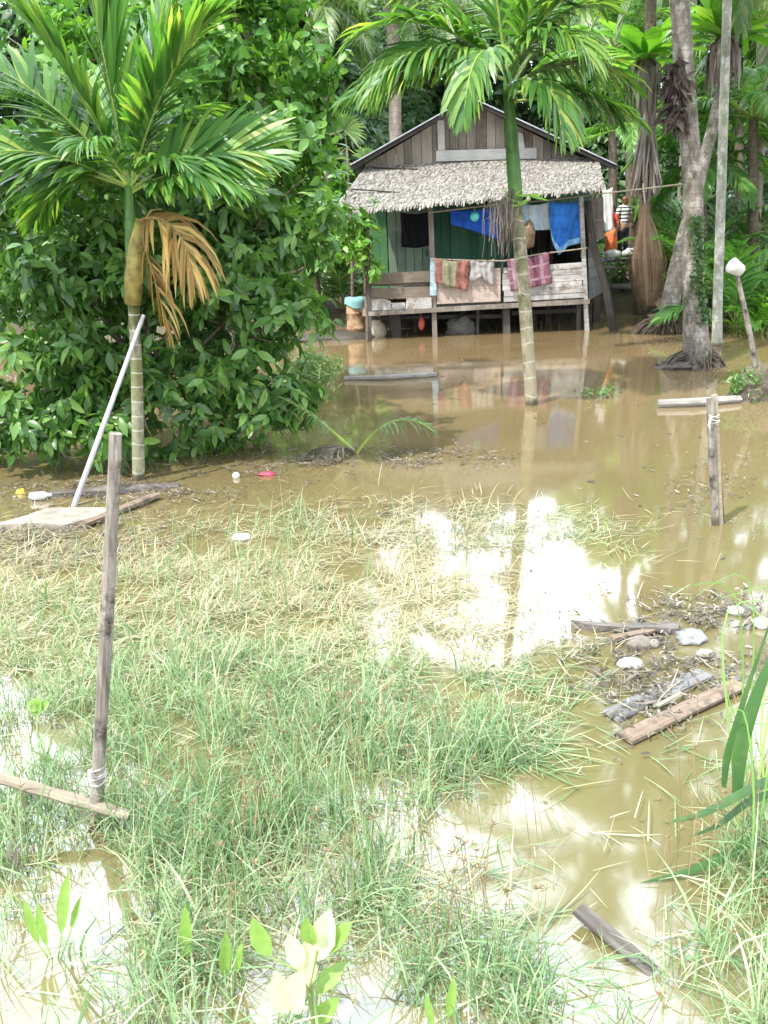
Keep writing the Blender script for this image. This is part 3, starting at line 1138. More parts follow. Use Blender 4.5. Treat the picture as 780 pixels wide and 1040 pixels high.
cloth('dark_cloth', (407, 216), (440, 214), [(408, 251), (425, 252), (440, 248)], 21.5, [f_black], None, 'black cloth hanging in the doorway at the left of the porch')
cloth('blue_sheet', (457, 213), (507, 209), [(458, 228), (480, 234), (507, 244)], 20.95, [f_blue], None, 'blue sheet with slanting lower edge behind the turquoise ball')
cloth('striped_cloth', (530, 207), (561, 204), [(530, 233), (546, 234), (561, 233)], 20.9, [f_pale, f_pale2], [0, 0, 1, 0, 1, 1, 0], 'pale blue striped cloth hanging just right of the palm trunk')
cloth('blue_sheet', (558, 205), (593, 203), [(559, 234), (563, 252), (568, 259), (577, 250), (593, 246)], 20.8, [f_blue2, f_blue3], [0], 'large crumpled blue sheet drying at the right end of the porch', fold=.05, nfold=3, rows=[None, None, None, None, None, 1])
cloth('striped_towel', (442, 262), (477, 264), [(441.5, 287), (458, 291), (475, 296)], 20.55, [f_red, f_greenish], [0, 1, 1, 0, 0], 'red and moss green striped towel over the porch railing')
cloth('grey_shirt', (477, 264), (502, 263), [(477, 287), (484, 285), (489, 280), (495, 287), (501, 290)], 20.58, [f_grey], None, 'pale grey shirt hung over the middle of the railing')
cloth('checked_sarong', (515, 263), (557, 256), [(519, 296), (540, 292), (561, 288)], 20.55, [f_mauve, f_mauve2, f_mauve3], [0, 1, 0, 2, 0, 1, 0, 2, 0, 1, 0, 0], 'mauve checked sarong over the railing behind the palm trunk', rows=[None, None, 1, None, None, None, 1, None, None])

mb = MB()
mb.tube([P(x_, y_, YF - .12) for x_, y_ in ((438, 263), (477, 264.5), (512, 265), (548, 258), (596, 252))], .016, 6)
tag(build('laundry_pole', mb, m_bamboo, at=P(515, 264, YF - .12)), 'thin pole along the railing carrying the towel and sarong', 'pole')
mb = MB()
pts = [P(436, 216, YF - .05), P(500, 208, YF - .05), P(560, 203, YF - .05), P(612, 196.5, 20.3), P(660, 191, 19.4), P(700, 186, 17.9)]
mb.tube(pts, .016, 6)
tag(build('line_pole', mb, m_bamboo, at=pts[0]), 'long thin pole under the thatch reaching to the coconut trunk', 'pole')
mb = MB()
c = P(482, 220, 20.7)
mb.blob(c, .105, .105, .105, .02, 14, 10)
ball = build('ball', mb, plain_mat('turquoise_plastic', (0.10, 0.55, 0.55), .3, .1), at=c, smooth=True)
tag(ball, 'turquoise ball hanging in front of the blue sheet', 'ball')
mb = MB()
mb.tube([c + Vector((0, 0, .1)), P(482, 210.5, 20.7)], .008, 5)
build('string', mb, m_rope, ball)
mb = MB()
c = P(537, 238, 20.45)
mb.blob(c, .14, .12, .30, .25, 12, 9, 3)
sk = build('sack', mb, f_brown, at=c, smooth=True)
tag(sk, 'limp brown sack hanging right beside the palm trunk', 'sack')
mb = MB()
mb.tube([c + Vector((0, 0, .28)), P(536, 206, 20.6)], .012, 5)
build('string', mb, m_rope, sk)

# things under and beside the house
mb = MB()
c = G(361.5, 346) + Vector((0, 1.0, -.15))
mb.lathe(c, [(.20, 0), (.215, .02), (.215, .3), (.228, .32), (.228, .345), (.215, .36), (.215, .66), (.228, .68), (.228, .705), (.215, .72), (.215, .98), (.205, 1.0)], 20, .006)
m, t, b = nt('rusty_drum')
n = noise(t, objcoord(t), 5, 6, .7)
r = ramp(t, [(.38, (.42, .34, .22)), (.5, (.34, .22, .12)), (.62, (.20, .08, .04))])
t.links.new(n.outputs['Fac'], r.inputs['Fac'])
t.links.new(r.outputs['Color'], b.inputs['Base Color'])
b.inputs['Roughness'].default_value = .7
tag(build('drum', mb, m, at=c, smooth=True), 'rusty cream drum at the left corner of the house', 'drum')
mb = MB()
cc = c + Vector((0, 0, 1.0))
nn_ = 14
for k in range(1):
    vs_, fs_ = [], []
    for j in range(6):
        for i in range(nn_):
            a = 6.283 * i / nn_
            rr2 = [.02, .13, .225, .245, .25, .255][j]
            z = [.05, .06, .03, -.03, -.08, -.14][j] + .05 * math.sin(a * 2 + 1) * (j / 5) + rnd.uniform(-.015, .015)
            vs_.append(cc + Vector((math.cos(a) * rr2, math.sin(a) * rr2, z)))
    for j in range(5):
        for i in range(nn_):
            i2 = (i + 1) % nn_
            fs_.append((j * nn_ + i, j * nn_ + i2, j * nn_ + nn_ + i2, j * nn_ + nn_ + i))
    fs_.append(tuple(range(nn_)))
    mb.add(vs_, fs_)
tag(build('drum_cover', mb, [f_turq], at=cc, smooth=True), 'turquoise cloth draped over the rusty drum', 'cloth')
mb = MB()
c = G(383, 344) + Vector((0, .5, -.1))
mb.lathe(c, [(.12, 0), (.22, .1), (.26, .22), (.22, .36), (.12, .43), (.12, .47), (.14, .48)], 16, .01)
tag(build('water_jar', mb, plain_mat('jar_clay', (.38, .35, .26), .6, .3), at=c, smooth=True), 'cream clay jar under the left corner of the porch', 'jar')
mb = MB()
c = P(428, 329, 21.0)
mb.blob(c, .07, .06, .16, .3, 10, 8, 5)
mb.tube([c + Vector((0, 0, .14)), P(427, 316, 21.0)], .012, 5)
tag(build('plastic_bag', mb, plain_mat('red_plastic', (.42, .09, .05), .4, .2), at=c, smooth=True), 'red plastic bag hanging under the porch floor', 'bag')
mb = MB()
c = P(468, 334, 21.3)
mb.blob(c, .36, .25, .28, .3, 14, 9, 8)
tag(build('net_bundle', mb, plain_mat('grey_net', (.12, .115, .10), .95, .5, 25), at=c, smooth=True), 'bundle of grey netting hung below the middle railing', 'net')
mb = MB()
c = G(545, 338) + Vector((0, 1.2, -.1))
mb.lathe(c, [(.2, 0), (.22, .02), (.22, .5), (.2, .52)], 14, .01)
tag(build('bucket', mb, plain_mat('dark_plastic', (.035, .04, .045), .5, .2), at=c, smooth=True), 'dark bucket in the shade below the right railing', 'bucket')


# ------------------------------------------------------------------ people
def skin_figure(name, joints, edges, mat, parent, sub=2):
    """one continuous skinned surface over a skeleton; joints: (point, radius x, radius y)"""
    me = bpy.data.meshes.new(name)
    org = wloc(parent)
    me.from_pydata([Vector(j[0]) - org for j in joints], edges, [])
    o = bpy.data.objects.new(name, me)
    COL.objects.link(o)
    o.parent = parent
    md = o.modifiers.new('skin', 'SKIN')
    sv = me.skin_vertices
    if not sv:
        bpy.context.view_layer.objects.active = o
        bpy.ops.object.mode_set(mode='OBJECT')
    for i, j in enumerate(joints):
        me.skin_vertices[0].data[i].radius = (j[1], j[2])
        me.skin_vertices[0].data[i].use_root = (i == 0)
    md.use_smooth_shade = True
    ms = o.modifiers.new('sub', 'SUBSURF')
    ms.levels = ms.render_levels = sub
    dg = bpy.context.evaluated_depsgraph_get()
    ev = o.evaluated_get(dg)
    new = bpy.data.meshes.new_from_object(ev)
    o.modifiers.clear()
    o.data = new
    new.materials.clear()
    new.materials.append(mat)
    return o


m_skin = plain_mat('skin', (0.42, 0.24, 0.15), 0.5, 0.08)
m_hair = plain_mat('dark_hair', (0.02, 0.015, 0.012), 0.5, 0.3, 30)
m_hair2 = plain_mat('brown_hair', (0.14, 0.065, 0.035), 0.5, 0.3, 30)
m_redtop = plain_mat('red_shirt_cloth', (0.48, 0.05, 0.03), 0.8, 0.2)
m_orange = plain_mat('orange_sarong_cloth', (0.72, 0.18, 0.06), 0.8, 0.25)
m_trous = plain_mat('dark_trouser_cloth', (0.02, 0.02, 0.028), 0.8, 0.2)
m, t, b = nt('striped_shirt_cloth')
tc = t.nodes.new('ShaderNodeTexCoord')
sx = t.nodes.new('ShaderNodeSeparateXYZ')
t.links.new(tc.outputs['Object'], sx.inputs[0])
fr_ = math_node(t, 'FRACT', math_node(t, 'MULTIPLY', sx.outputs['Z'], 10.5))
k = math_node(t, 'LESS_THAN', fr_, 0.42)
t.links.new(mix(t, k, (0.78, 0.77, 0.76), (0.05, 0.045, 0.06)), b.inputs['Base Color'])
b.inputs['Roughness'].default_value = 0.85
m_stripe = m


def person(base, face, hgt, arms, shirt, legs_mat, hair, label, skirt=False):
    """standing figure; face = heading angle of the chest (0 faces the camera)"""
    root = empty('person', base, label, 'person')
    k = hgt / 1.65
    rot = Matrix.Rotation(face, 3, 'Z')
    B = Vector(base)
    W = lambda x, y, z: B + rot @ (Vector((x, -y, z)) * k)
    J = [(W(0, 0, .90), .125 * k, .095 * k), (W(0, .0, 1.08), .115 * k, .085 * k), (W(0, 0, 1.27), .145 * k, .10 * k), (W(0, -.01, 1.39), .10 * k, .075 * k),
         (W(0, 0, 1.45), .05 * k, .05 * k), (W(0, .012, 1.50), .06 * k, .065 * k), (W(0, .02, 1.56), .078 * k, .092 * k), (W(0, .012, 1.63), .06 * k, .075 * k)]
    E = [(0, 1), (1, 2), (2, 3), (3, 4), (4, 5), (5, 6), (6, 7)]
    for s in (-1, 1):
        i = len(J)
        J += [(W(s * .09, 0, .82), .085 * k, .085 * k), (W(s * .10, .015, .47), .056 * k, .056 * k), (W(s * .10, -.01, .09), .036 * k, .038 * k), (W(s * .115, .13, .03), .036 * k, .024 * k)]
        E += [(0, i), (i, i + 1), (i + 1, i + 2), (i + 2, i + 3)]
        i = len(J)
        el, wr, ha = arms[0 if s < 0 else 1]
        J += [(W(s * .175, 0, 1.36), .052 * k, .052 * k), (W(*el), .040 * k, .040 * k), (W(*wr), .028 * k, .028 * k), (W(*ha), .032 * k, .018 * k)]
        E += [(3, i), (i, i + 1), (i + 1, i + 2), (i + 2, i + 3)]
        h, w_ = Vector(ha), Vector(wr)
        fd = (h - w_).normalized()
        sd = fd.cross(Vector((0, 1, 0.2))).normalized()
        for q in range(5):
            off = sd * ((q - 2) * .016)
            ln = (.045, .06, .065, .058, .035)[q] if s > 0 else (.035, .058, .065, .06, .045)[q]
            i2 = len(J)
            J += [(W(*(h + off + fd * .02)), .0085 * k, .0085 * k), (W(*(h + off * 1.3 + fd * (.02 + ln))), .006 * k, .006 * k)]
            E += [(i + 3, i2), (i2, i2 + 1)]
    skin_figure('body', J, E, m_skin, root, 1)
    f = MB()
    f.blob(W(0, .118, 1.545), .014 * k, .02 * k, .022 * k, 0, 8, 6)
    build('nose', f, m_skin, root, smooth=True)
    mfeat = plain_mat('dark_features', (.06, .025, .02), .4)
    for s in (-1, 1):
        f = MB()
        f.blob(W(s * .082, .01, 1.55), .012 * k, .022 * k, .03 * k, 0, 8, 6)
        build('ear', f, m_skin, root, smooth=True)
        f = MB()
        f.blob(W(s * .032, .103, 1.575), .012 * k, .009 * k, .008 * k, 0, 8, 6)
        build('eye', f, mfeat, root, smooth=True)
    f = MB()
    f.blob(W(0, .105, 1.508), .024 * k, .008 * k, .006 * k, 0, 8, 6)
    build('mouth', f, mfeat, root, smooth=True)
    f = MB()
    f.blob(W(0, -.018, 1.60), .092 * k, .10 * k, .085 * k, .06, 12, 8, 2)
    f.blob(W(0, -.055, 1.54), .080 * k, .065 * k, .085 * k, .06, 12, 8, 4)
    build('hair', f, hair, root, smooth=True)
    JS = [(W(0, 0, .86), .15 * k, .125 * k), (W(0, 0, 1.08), .142 * k, .112 * k), (W(0, 0, 1.27), .165 * k, .122 * k), (W(0, -.008, 1.385), .115 * k, .092 * k)]
    ES = [(0, 1), (1, 2), (2, 3)]
    for s in (-1, 1):
        i = len(JS)
        el = Vector(arms[0 if s < 0 else 1][0])
        sh = Vector((s * .175, 0, 1.36))
        e2 = sh.lerp(el, .7)
        JS += [(W(*sh), .070 * k, .070 * k), (W(*e2), .060 * k, .060 * k)]
        ES += [(3, i), (i, i + 1)]
    skin_figure('shirt', JS, ES, shirt, root, 2)
    if skirt:
        f = MB()
        f.tube([W(0, 0, z) for z in (.95, .8, .5, .2)], [.155 * k, .19 * k, .20 * k, .215 * k], 14, .04)
        build('sarong', f, legs_mat, root, smooth=True)
    else:
        JT = [(W(0, 0, .90), .142 * k, .112 * k), (W(0, 0, .84), .135 * k, .11 * k)]
        ET = [(0, 1)]
        for s in (-1, 1):
            i = len(JT)
            JT += [(W(s * .092, 0, .78), .098 * k, .098 * k), (W(s * .10, .015, .47), .075 * k, .075 * k), (W(s * .10, -.01, .12), .062 * k, .064 * k)]
            ET += [(1, i), (i, i + 1), (i + 1, i + 2)]
        skin_figure('trousers', JT, ET, legs_mat, root, 1)
    return root


# raised log walkway to the right of the house, with the people on it
YD = 26.0
zd = P(632, 262, YD).z
walk = empty('log_walkway', Vector((P(655, 300, YD).x, YD, 0.4)), 'raised walkway of pale logs on posts, right of the house', 'walkway')
x0, x1 = P(600, 262, YD).x, P(700, 262, YD).x
mb = MB()
for i in range(9):
    y_ = YD - .35 + i * .16
    mb.beam((x0 - .3, y_, zd - .06), (x1 + .4, y_ + rnd.uniform(-.03, .03), zd - .06), .14, .05, jag=.08)
build('deck', mb, m_plankgrey, walk)
for (ya, yb, r_) in ((272, 271, .065), (290, 290, .08)):
    mb = MB()
    mb.tube([P(606, ya, YD - .55), P(650, (ya + yb) / 2 + 1, YD - .55), P(694, yb, YD - .5)], r_, 8, .1)
    build('log_rail', mb, m_bamboo_w, walk, smooth=True)
for x_ in (608, 634, 662, 692):
    q_ = P(x_, 264, YD - .4)
    mb = MB()
    mb.tube([down(q_, .1), q_], .06, 7, .1)
    build('support_post', mb, m_stilt, walk)
A1 = ((-.26, -.02, 1.10), (-.20, .14, .92), (-.17, .20, .86))
A2 = ((.27, -.02, 1.10), (.26, .06, .86), (.255, .09, .79))
person(P(632, 262, YD), R(200), 1.62, (A1, A2), m_stripe, m_trous, m_hair2, 'person in a black and white striped shirt and dark trousers on the walkway')
A3 = ((-.27, .0, 1.10), (-.13, .17, 1.05), (-.06, .2, 1.08))
person(P(620, 264, YD - .25), R(-60), 1.42, (A3, A2), m_redtop, m_orange, m_hair, 'person in red top and orange sarong beside the house corner', True)
cloth('white_cloth', (612, 192), (622, 190), [(611, 232), (617, 236), (623, 233)], 25.2, [f_white], None, 'long white cloth hanging behind the person in red', cat='cloth', group=None, nfold=2, nx=12)
for i, (x_, y_, w_, lab) in enumerate(((622, 258, .24, 'white sack lying nearest the house corner on the walkway'), (641, 257, .26, 'white sack slumped below the person in stripes'), (651, 253, .2, 'small white sack at the far right end of the sack row'))):
    mb = MB()
    c = P(x_, y_, YD - .48)
    mb.blob(c, w_, .17, .13, .3, 12, 8, 3 + i)
    tag(build('sack', mb, f_white, at=c, smooth=True), lab, 'sack', 'white sacks on the walkway')

# hanging net beside the walkway
mb = MB()
Yn = 22.2
prof = [(206, 2.5), (216, 4), (230, 9), (246, 14), (262, 17.5), (280, 17), (294, 15.5), (304, 12), (311, 5)]
cs = [P(655 + (y_ - 206) * .035, y_, Yn) for y_, r_ in prof]
sc_ = 900 / 22.5
nseg = 84
for i in range(nseg):
    for sgn in (1,):
        a = 2 * math.pi * i / nseg
        pts, ws = [], []
        for (y_, r_), c in zip(prof, cs):
            rr2 = r_ / sc_ * (1 + .12 * math.sin(a * 5 + y_ * .05))
            pts.append(tuple(c + Vector((math.cos(a) * rr2, math.sin(a) * rr2 * .6, rnd.uniform(-.02, .02)))))
            ws.append(tuple(Vector((-math.sin(a), math.cos(a) * .6, 0)) * (rr2 * math.pi / nseg * rnd.uniform(.35, 1.0))))
        mb.strip(pts, ws)
netm = leaf_mat('brown_net', [(.1, (.10, .07, .05)), (.5, (.19, .135, .095)), (.9, (.28, .21, .14))], .35, .8, (1.2, 1.0, .8), .1, 2.5)
net = tag(build('fishing_net', mb, netm, at=cs[0]), 'brown net hanging in a long bulging bag right of the house', 'net')
mb = MB()
mb.tube([P(653, 186, Yn), cs[0]], .02, 5)
build('hanging_rope', mb, m_rope, net)


# ------------------------------------------------------------------ the two areca palms
def dirpx(dx, up, dy):
    return Vector((dx, dy, up))


def areca(base_px, top_px, shaft_px, r0, r1, mat, label, fronds, scale):
    b_ = G(*base_px)
    Yb = b_.y
    root = empty('areca_palm', b_, label, 'palm')
    t_ = P(*top_px, Yb)
    s_ = P(*shaft_px, Yb)
    m1 = MB()
    mid = b_.lerp(t_, .5) + Vector((.015, 0, 0))
    pts = [b_ + Vector((0, 0, -.4)), b_ + Vector((0, 0, .02)), b_.lerp(mid, .5), mid, mid.lerp(t_, .5), t_]
    m1.tube(pts, [r0 * 1.05, r0, r0 * .97, (r0 + r1) / 2, r1 * 1.03, r1], 14)
    build('trunk', m1, mat, root, smooth=True)
    m1 = MB()
    k = [t_.lerp(s_, x) for x in (0, .1, .3, .55, .8, 1)]
    m1.tube(k, [r1 * 1.02, r1 * 1.08, r1 * 1.05, r1 * .9, r1 * .75, r1 * .5], 14)
    build('crown_shaft', m1, m_shaft, root, smooth=True)
    for fr2 in fronds:
        dx, up, dy, L, dr, kw = fr2
        m1 = MB()
        frond(m1, s_ + Vector((0, 0, -.12 + kw.pop('base', 0))), dirpx(dx, up, dy), L, dr, **kw)
        build('frond', m1, [m_palm, m_rachis], root)
    return root, b_, t_, s_


K = lambda **a: dict(dict(n=48, ll=.62, lw=.040, stem=.017, ldroop=.75, split=.9, bare=.18), **a)
fr_left = [
    (1.0, .50, -.20, 1.55, .75, K(n=56, ll=.80, lw=.052, ldroop=.35, a0=62, a1=14, twist=.75, base=-.02)),
    (1.0, .42, -.45, 1.35, .9, K(n=56, ll=.72, lw=.052, ldroop=.5, a0=60, a1=16, twist=.55, base=-.05)),
    (-1.0, .62, -.30, 1.65, .95, K(n=56, ll=.80, lw=.052, twist=-.5)),
    (-1.0, .42, -.1, 1.75, 1.0, K(n=56, ll=.85, lw=.052, twist=-.6, ldroop=.6)),
    (-1.0, 1.35, .10, 2.0, .75, K(n=56, ll=.85, lw=.052, twist=-.3, ldroop=.45)),
    (-.45, 1.4, -.35, 1.9, .7, K(n=56, ll=.85, lw=.052, twist=-.3, ldroop=.5)),
    (-.06, 1.0, -.05, 2.0, .25, K(n=56, ll=1.0, lw=.052, a0=38, a1=8, ldroop=.2)),
    (.62, 1.35, -.15, 1.85, .9, K(n=56, ll=.85, lw=.052, ldroop=.5)),
    (.35, 1.3, .2, 1.9, .5, K(n=56, ll=.85, lw=.052, ldroop=.4)),
    (-.75, .30, .35, 1.4, 1.4, K(ll=.7)),
    (.35, 1.0, .8, 1.7, 1.0, K(ll=.75)),
    (-.4, 1.3, .7, 1.8, .9, K(ll=.75)),
    (-.2, .9, -.6, .95, 1.7, K(n=30, ll=.5, ldroop=1.3, lw=.035)),
    (.75, .7, -.5, 1.0, 1.5, K(n=30, ll=.6, ldroop=1.0)),
]
pl, b0, t0, s0 = areca((141, 487), (134, 272), (130, 178), .068, .058, m_areca, 'slender ringed areca palm at left with one dead brown frond', fr_left, 1)
mb = MB()
Yp = b0.y
sh = [P(141, 222, Yp - .06), P(139, 250, Yp - .085), P(136, 280, Yp - .085), P(135, 309, Yp - .07)]
rr2 = [.03, .085, .093, .085]
mb.tube(sh, rr2, 12)
build('old_sheath', mb, m_shaft_old, pl, smooth=True)
mb = MB()
frond(mb, P(143, 224, Yp - .08), Vector((.72, -.35, .18)), .95, 3.6, n=32, ll=.66, lw=.032, a0=62, a1=15, ldroop=2.2, bare=.04, stem=.016, twist=.5, gaps=.1)
build('dead_frond', mb, [m_dead, m_rachis_dead], pl)
mb = MB()
frond(mb, P(143, 240, Yp - .10), Vector((.25, -.1, -1)), .95, .6, n=18, ll=.55, lw=.026, a0=40, a1=12, ldroop=2.0, bare=.1, stem=.010, gaps=.25)
build('dead_frond', mb, [m_dead, m_rachis_dead], pl)

K2 = lambda **a: dict(dict(n=50, ll=.80, lw=.05, stem=.022, ldroop=.9, split=.85, bare=.16), **a)
fr_mid = [
    (-1.0, .30, -.2, 2.15, .95, K2(n=58, ll=.85, lw=.052, ldroop=1.1, twist=-.35, base=-.1)),
    (-1.0, .55, -.4, 2.1, 1.6, K2(n=58, ll=.9, lw=.052, ldroop=1.2, twist=-.3)),
    (1.0, .12, -.25, 1.75, .75, K2(n=58, ldroop=1.6, base=-.38, ll=.85, lw=.052)),
    (1.0, .5, .1, 1.8, 1.2, K2(n=58, ldroop=1.4, base=-.2, ll=.85, lw=.052)),
    (-.45, .50, -.75, 1.75, 2.9, K2(n=54, ldroop=1.5, ll=.7, lw=.052)),
    (.7, 1.0, -.3, 2.3, 1.4, K2(ll=.95, lw=.052)),
    (.8, 1.0, .5, 2.0, 1.0, K2(ll=.95, lw=.052)),
    (-.9, 1.2, .2, 2.3, 1.2, K2(ll=.95, lw=.052)),
    (-1.0, .8, -.2, 2.2, 1.3, K2(ll=.95, lw=.052)),
    (-.15, 1.0, -.1, 2.1, .5, K2(a0=40, a1=12, ldroop=.35, ll=1.0)),
    (.6, .8, -.7, 1.5, 2.0, K2(n=54, ldroop=1.2, ll=.9, lw=.052)),
    (-1, .6, .6, 2.1, 1.4, K2(ll=.9)),
    (.42, .35, -.7, 1.5, 2.6, K2(n=50, ll=.75, ldroop=1.5, base=-.28)),
    (1.0, .25, -.4, 1.6, 1.3, K2(n=50, ll=.75, ldroop=1.6, base=-.3)),
    (.2, 1.1, .6, 2.2, .9, K2(ll=.95)),
    (.5, 1.3, -.4, 2.1, 1.0, K2(ll=.95)),
]
pm, b1, t1, s1 = areca((540, 411), (524, 205), (514, 62), .092, .088, m_areca_b, 'tall ringed areca palm rising from the water before the house', fr_mid, 1)
mb = MB()
for i in range(95):
    a = P(521 + rnd.uniform(-3, 4), 190 + rnd.uniform(0, 10), b1.y - .08)
    x_ = rnd.gauss(511, 9)
    yb_ = rnd.uniform(215, 262)
    e = P(x_, yb_, b1.y - .1 + rnd.uniform(-.22, .12))
    mid = a.lerp(e, .45) + Vector(((e.x - a.x) * .5, rnd.uniform(-.08, .02), .06))
    w = Vector((rnd.uniform(.4, 1), rnd.uniform(-1, 1), 0)).normalized() * .0045
    mb.strip([tuple(a), tuple(mid), tuple(mid.lerp(e, .5) + Vector((rnd.uniform(-.03, .03), 0, 0))), tuple(e)], [tuple(w)] * 4)
build('fruit_stalk', mb, m_dead_g, pm)
mb = MB()
for i in range(10):
    a = P(rnd.uniform(519, 537), rnd.uniform(196, 208), b1.y - .09)
    e = a + Vector((rnd.uniform(-.25, .35), rnd.uniform(-.1, 0), rnd.uniform(-.12, .12)))
    w = Vector((0, .3, 1)).normalized() * .02
    mb.strip([tuple(a), tuple(a.lerp(e, .5)), tuple(e)], [tuple(w * .5), tuple(w), tuple(w * .1)])
build('moss_tuft', mb, m_fern, pm)


# ------------------------------------------------------------------ coconut and other trees at the right
def coco_crown(mb, top, L, n, seed, mleaf=0, mstem=1, dead=0):
    rs = random.Random(seed)
    for i in range(n):
        az = i * 2.4 + rs.uniform(-.3, .3)
        el = R(rs.choice((70, 50, 35, 20, 5, -15)) + rs.uniform(-8, 8))
        d = Vector((math.cos(az) * math.cos(el), math.sin(az) * math.cos(el), math.sin(el)))
        frond(mb, top, d, L * rs.uniform(.8, 1.05), rs.uniform(1.2, 2.0), n=46, ll=L * .22, lw=.055, a0=58, a1=20, ldroop=1.5, bare=.18, stem=.03, mleaf=mleaf, mstem=mstem)


def trunk_path(pts, rad, mat, root, n=12, jit=.03, name='trunk'):
    m1 = MB()
    # smooth the path
    pts = [Vector(p) for p in pts]
    out, rr3 = [], []
    for i in range(len(pts) - 1):
        p0, p1, p2, p3 = pts[max(i - 1, 0)], pts[i], pts[i + 1], pts[min(i + 2, len(pts) - 1)]
        for k in range(5):
            s = k / 5
            out.append(0.5 * ((2 * p1) + (p2 - p0) * s + (2 * p0 - 5 * p1 + 4 * p2 - p3) * s * s + (3 * p1 - p0 - 3 * p2 + p3) * s ** 3))
            rr3.append(rad[i] + (rad[i + 1] - rad[i]) * s)
    out.append(pts[-1])
    rr3.append(rad[-1])
    m1.tube(out, rr3, n, jit)
    return build(name, m1, mat, root, smooth=True)


bm_ = G(708, 372)
Yc = bm_.y
coco = empty('coconut_palm', bm_, 'thick coconut palm at right with a root mound standing in the water', 'palm')
top = P(690, 0, Yc)
topc = top + (top - P(704, 200, Yc)) * 1.15 + Vector((0, 0, .3))
trunk_path([bm_ + Vector((0, 0, -.4)), bm_, P(704, 290, Yc), P(704, 200, Yc), P(697, 100, Yc), top, topc], [.29, .24, .17, .155, .15, .15, .13], m_coco, coco, 16)
mb = MB()
coco_crown(mb, topc, 4.2, 20, 3)
build('crown', mb, [m_palm_b, m_rachis], coco)
mb = MB()
mb.blob(bm_ + Vector((-.22, .0, -.02)), .5, .4, .13, .3, 18, 9, 4)
for i in range(70):
    a = rnd.uniform(0, 6.28)
    p0 = bm_ + Vector((math.cos(a) * .24, math.sin(a) * .24, rnd.uniform(.05, .3)))
    p2 = bm_ + Vector((math.cos(a) * rnd.uniform(.32, .62) - .08, math.sin(a) * rnd.uniform(.3, .55), -.04))
    mb.tube([p0, p0.lerp(p2, .5) + Vector((0, 0, .07)), p2], [.016, .014, .009], 5, .1, False)
build('root_mound', mb, plain_mat('root_bark', (.085, .07, .058), .9, .6, 14), coco)
mb = MB()
for i in range(260):
    c = P(rnd.gauss(687, 5), rnd.uniform(66, 130), Yc - rnd.uniform(.05, .32))
    d = Vector((rnd.uniform(-1, .4), rnd.uniform(-.8, .1), rnd.uniform(-1.2, .2))).normalized() * rnd.uniform(.12, .3)
    w = d.cross(Vector((rnd.uniform(-1, 1), 1, .3))).normalized() * rnd.uniform(.015, .05)
    mb.strip([tuple(c), tuple(c + d * .5), tuple(c + d + Vector((0, 0, -.05)))], [tuple(w * .6), tuple(w), tuple(w * .1)])
mb.blob(P(688, 96, Yc - .1), .11, .12, .5, .4, 14, 10, 6)
build('epiphyte_clump', mb, m_bark_d, coco)
mb = MB()
for i in range(420):
    z = rnd.uniform(0, 1)
    c = P(712 + rnd.gauss(0, 3) - 6 * z, 330 - 110 * z, Yc - .16)
    d = Vector((rnd.uniform(-.4, 1), rnd.uniform(-1, 0), rnd.uniform(-.6, .6))).normalized() * rnd.uniform(.05, .14)
    w = d.cross(Vector((0, 1, .3))).normalized() * rnd.uniform(.012, .03)
    mb.strip([tuple(c), tuple(c + d * .5), tuple(c + d)], [tuple(w * .4), tuple(w), tuple(w * .1)])
build('climbing_fern', mb, m_forest, coco)

b_ = G(676, 337)
Yl = b_.y
lean = empty('coconut_palm', b_, 'leaning coconut palm passing behind the thick coconut trunk', 'palm')
tp_ = P(736, 75, Yl + .8)
tc_ = tp_ + Vector((.5, .2, 3.0))
trunk_path([b_ + Vector((-.05, 0, -.3)), b_, P(692, 251, Yl + .2), P(716, 160, Yl + .5), tp_, tc_], [.28, .24, .155, .125, .12, .11], m_coco, lean, 14)
mb = MB()
coco_crown(mb, tc_, 4.0, 18, 9)
build('crown', mb, [m_palm_b, m_rachis], lean)
mb = MB()
for i in range(70):
    a = rnd.uniform(3.0, 6.4)
    p0 = b_ + Vector((math.cos(a) * .22, math.sin(a) * .2, rnd.uniform(.05, .35)))
    p2 = b_ + Vector((math.cos(a) * rnd.uniform(.5, .9), math.sin(a) * rnd.uniform(.4, .7), -.05 + rnd.uniform(0, .2)))
    mb.tube([p0, p0.lerp(p2, .5) + Vector((0, 0, .08)), p2], [.018, .016, .008], 4, .1, False)
build('root_mound', mb, m_bark, lean)


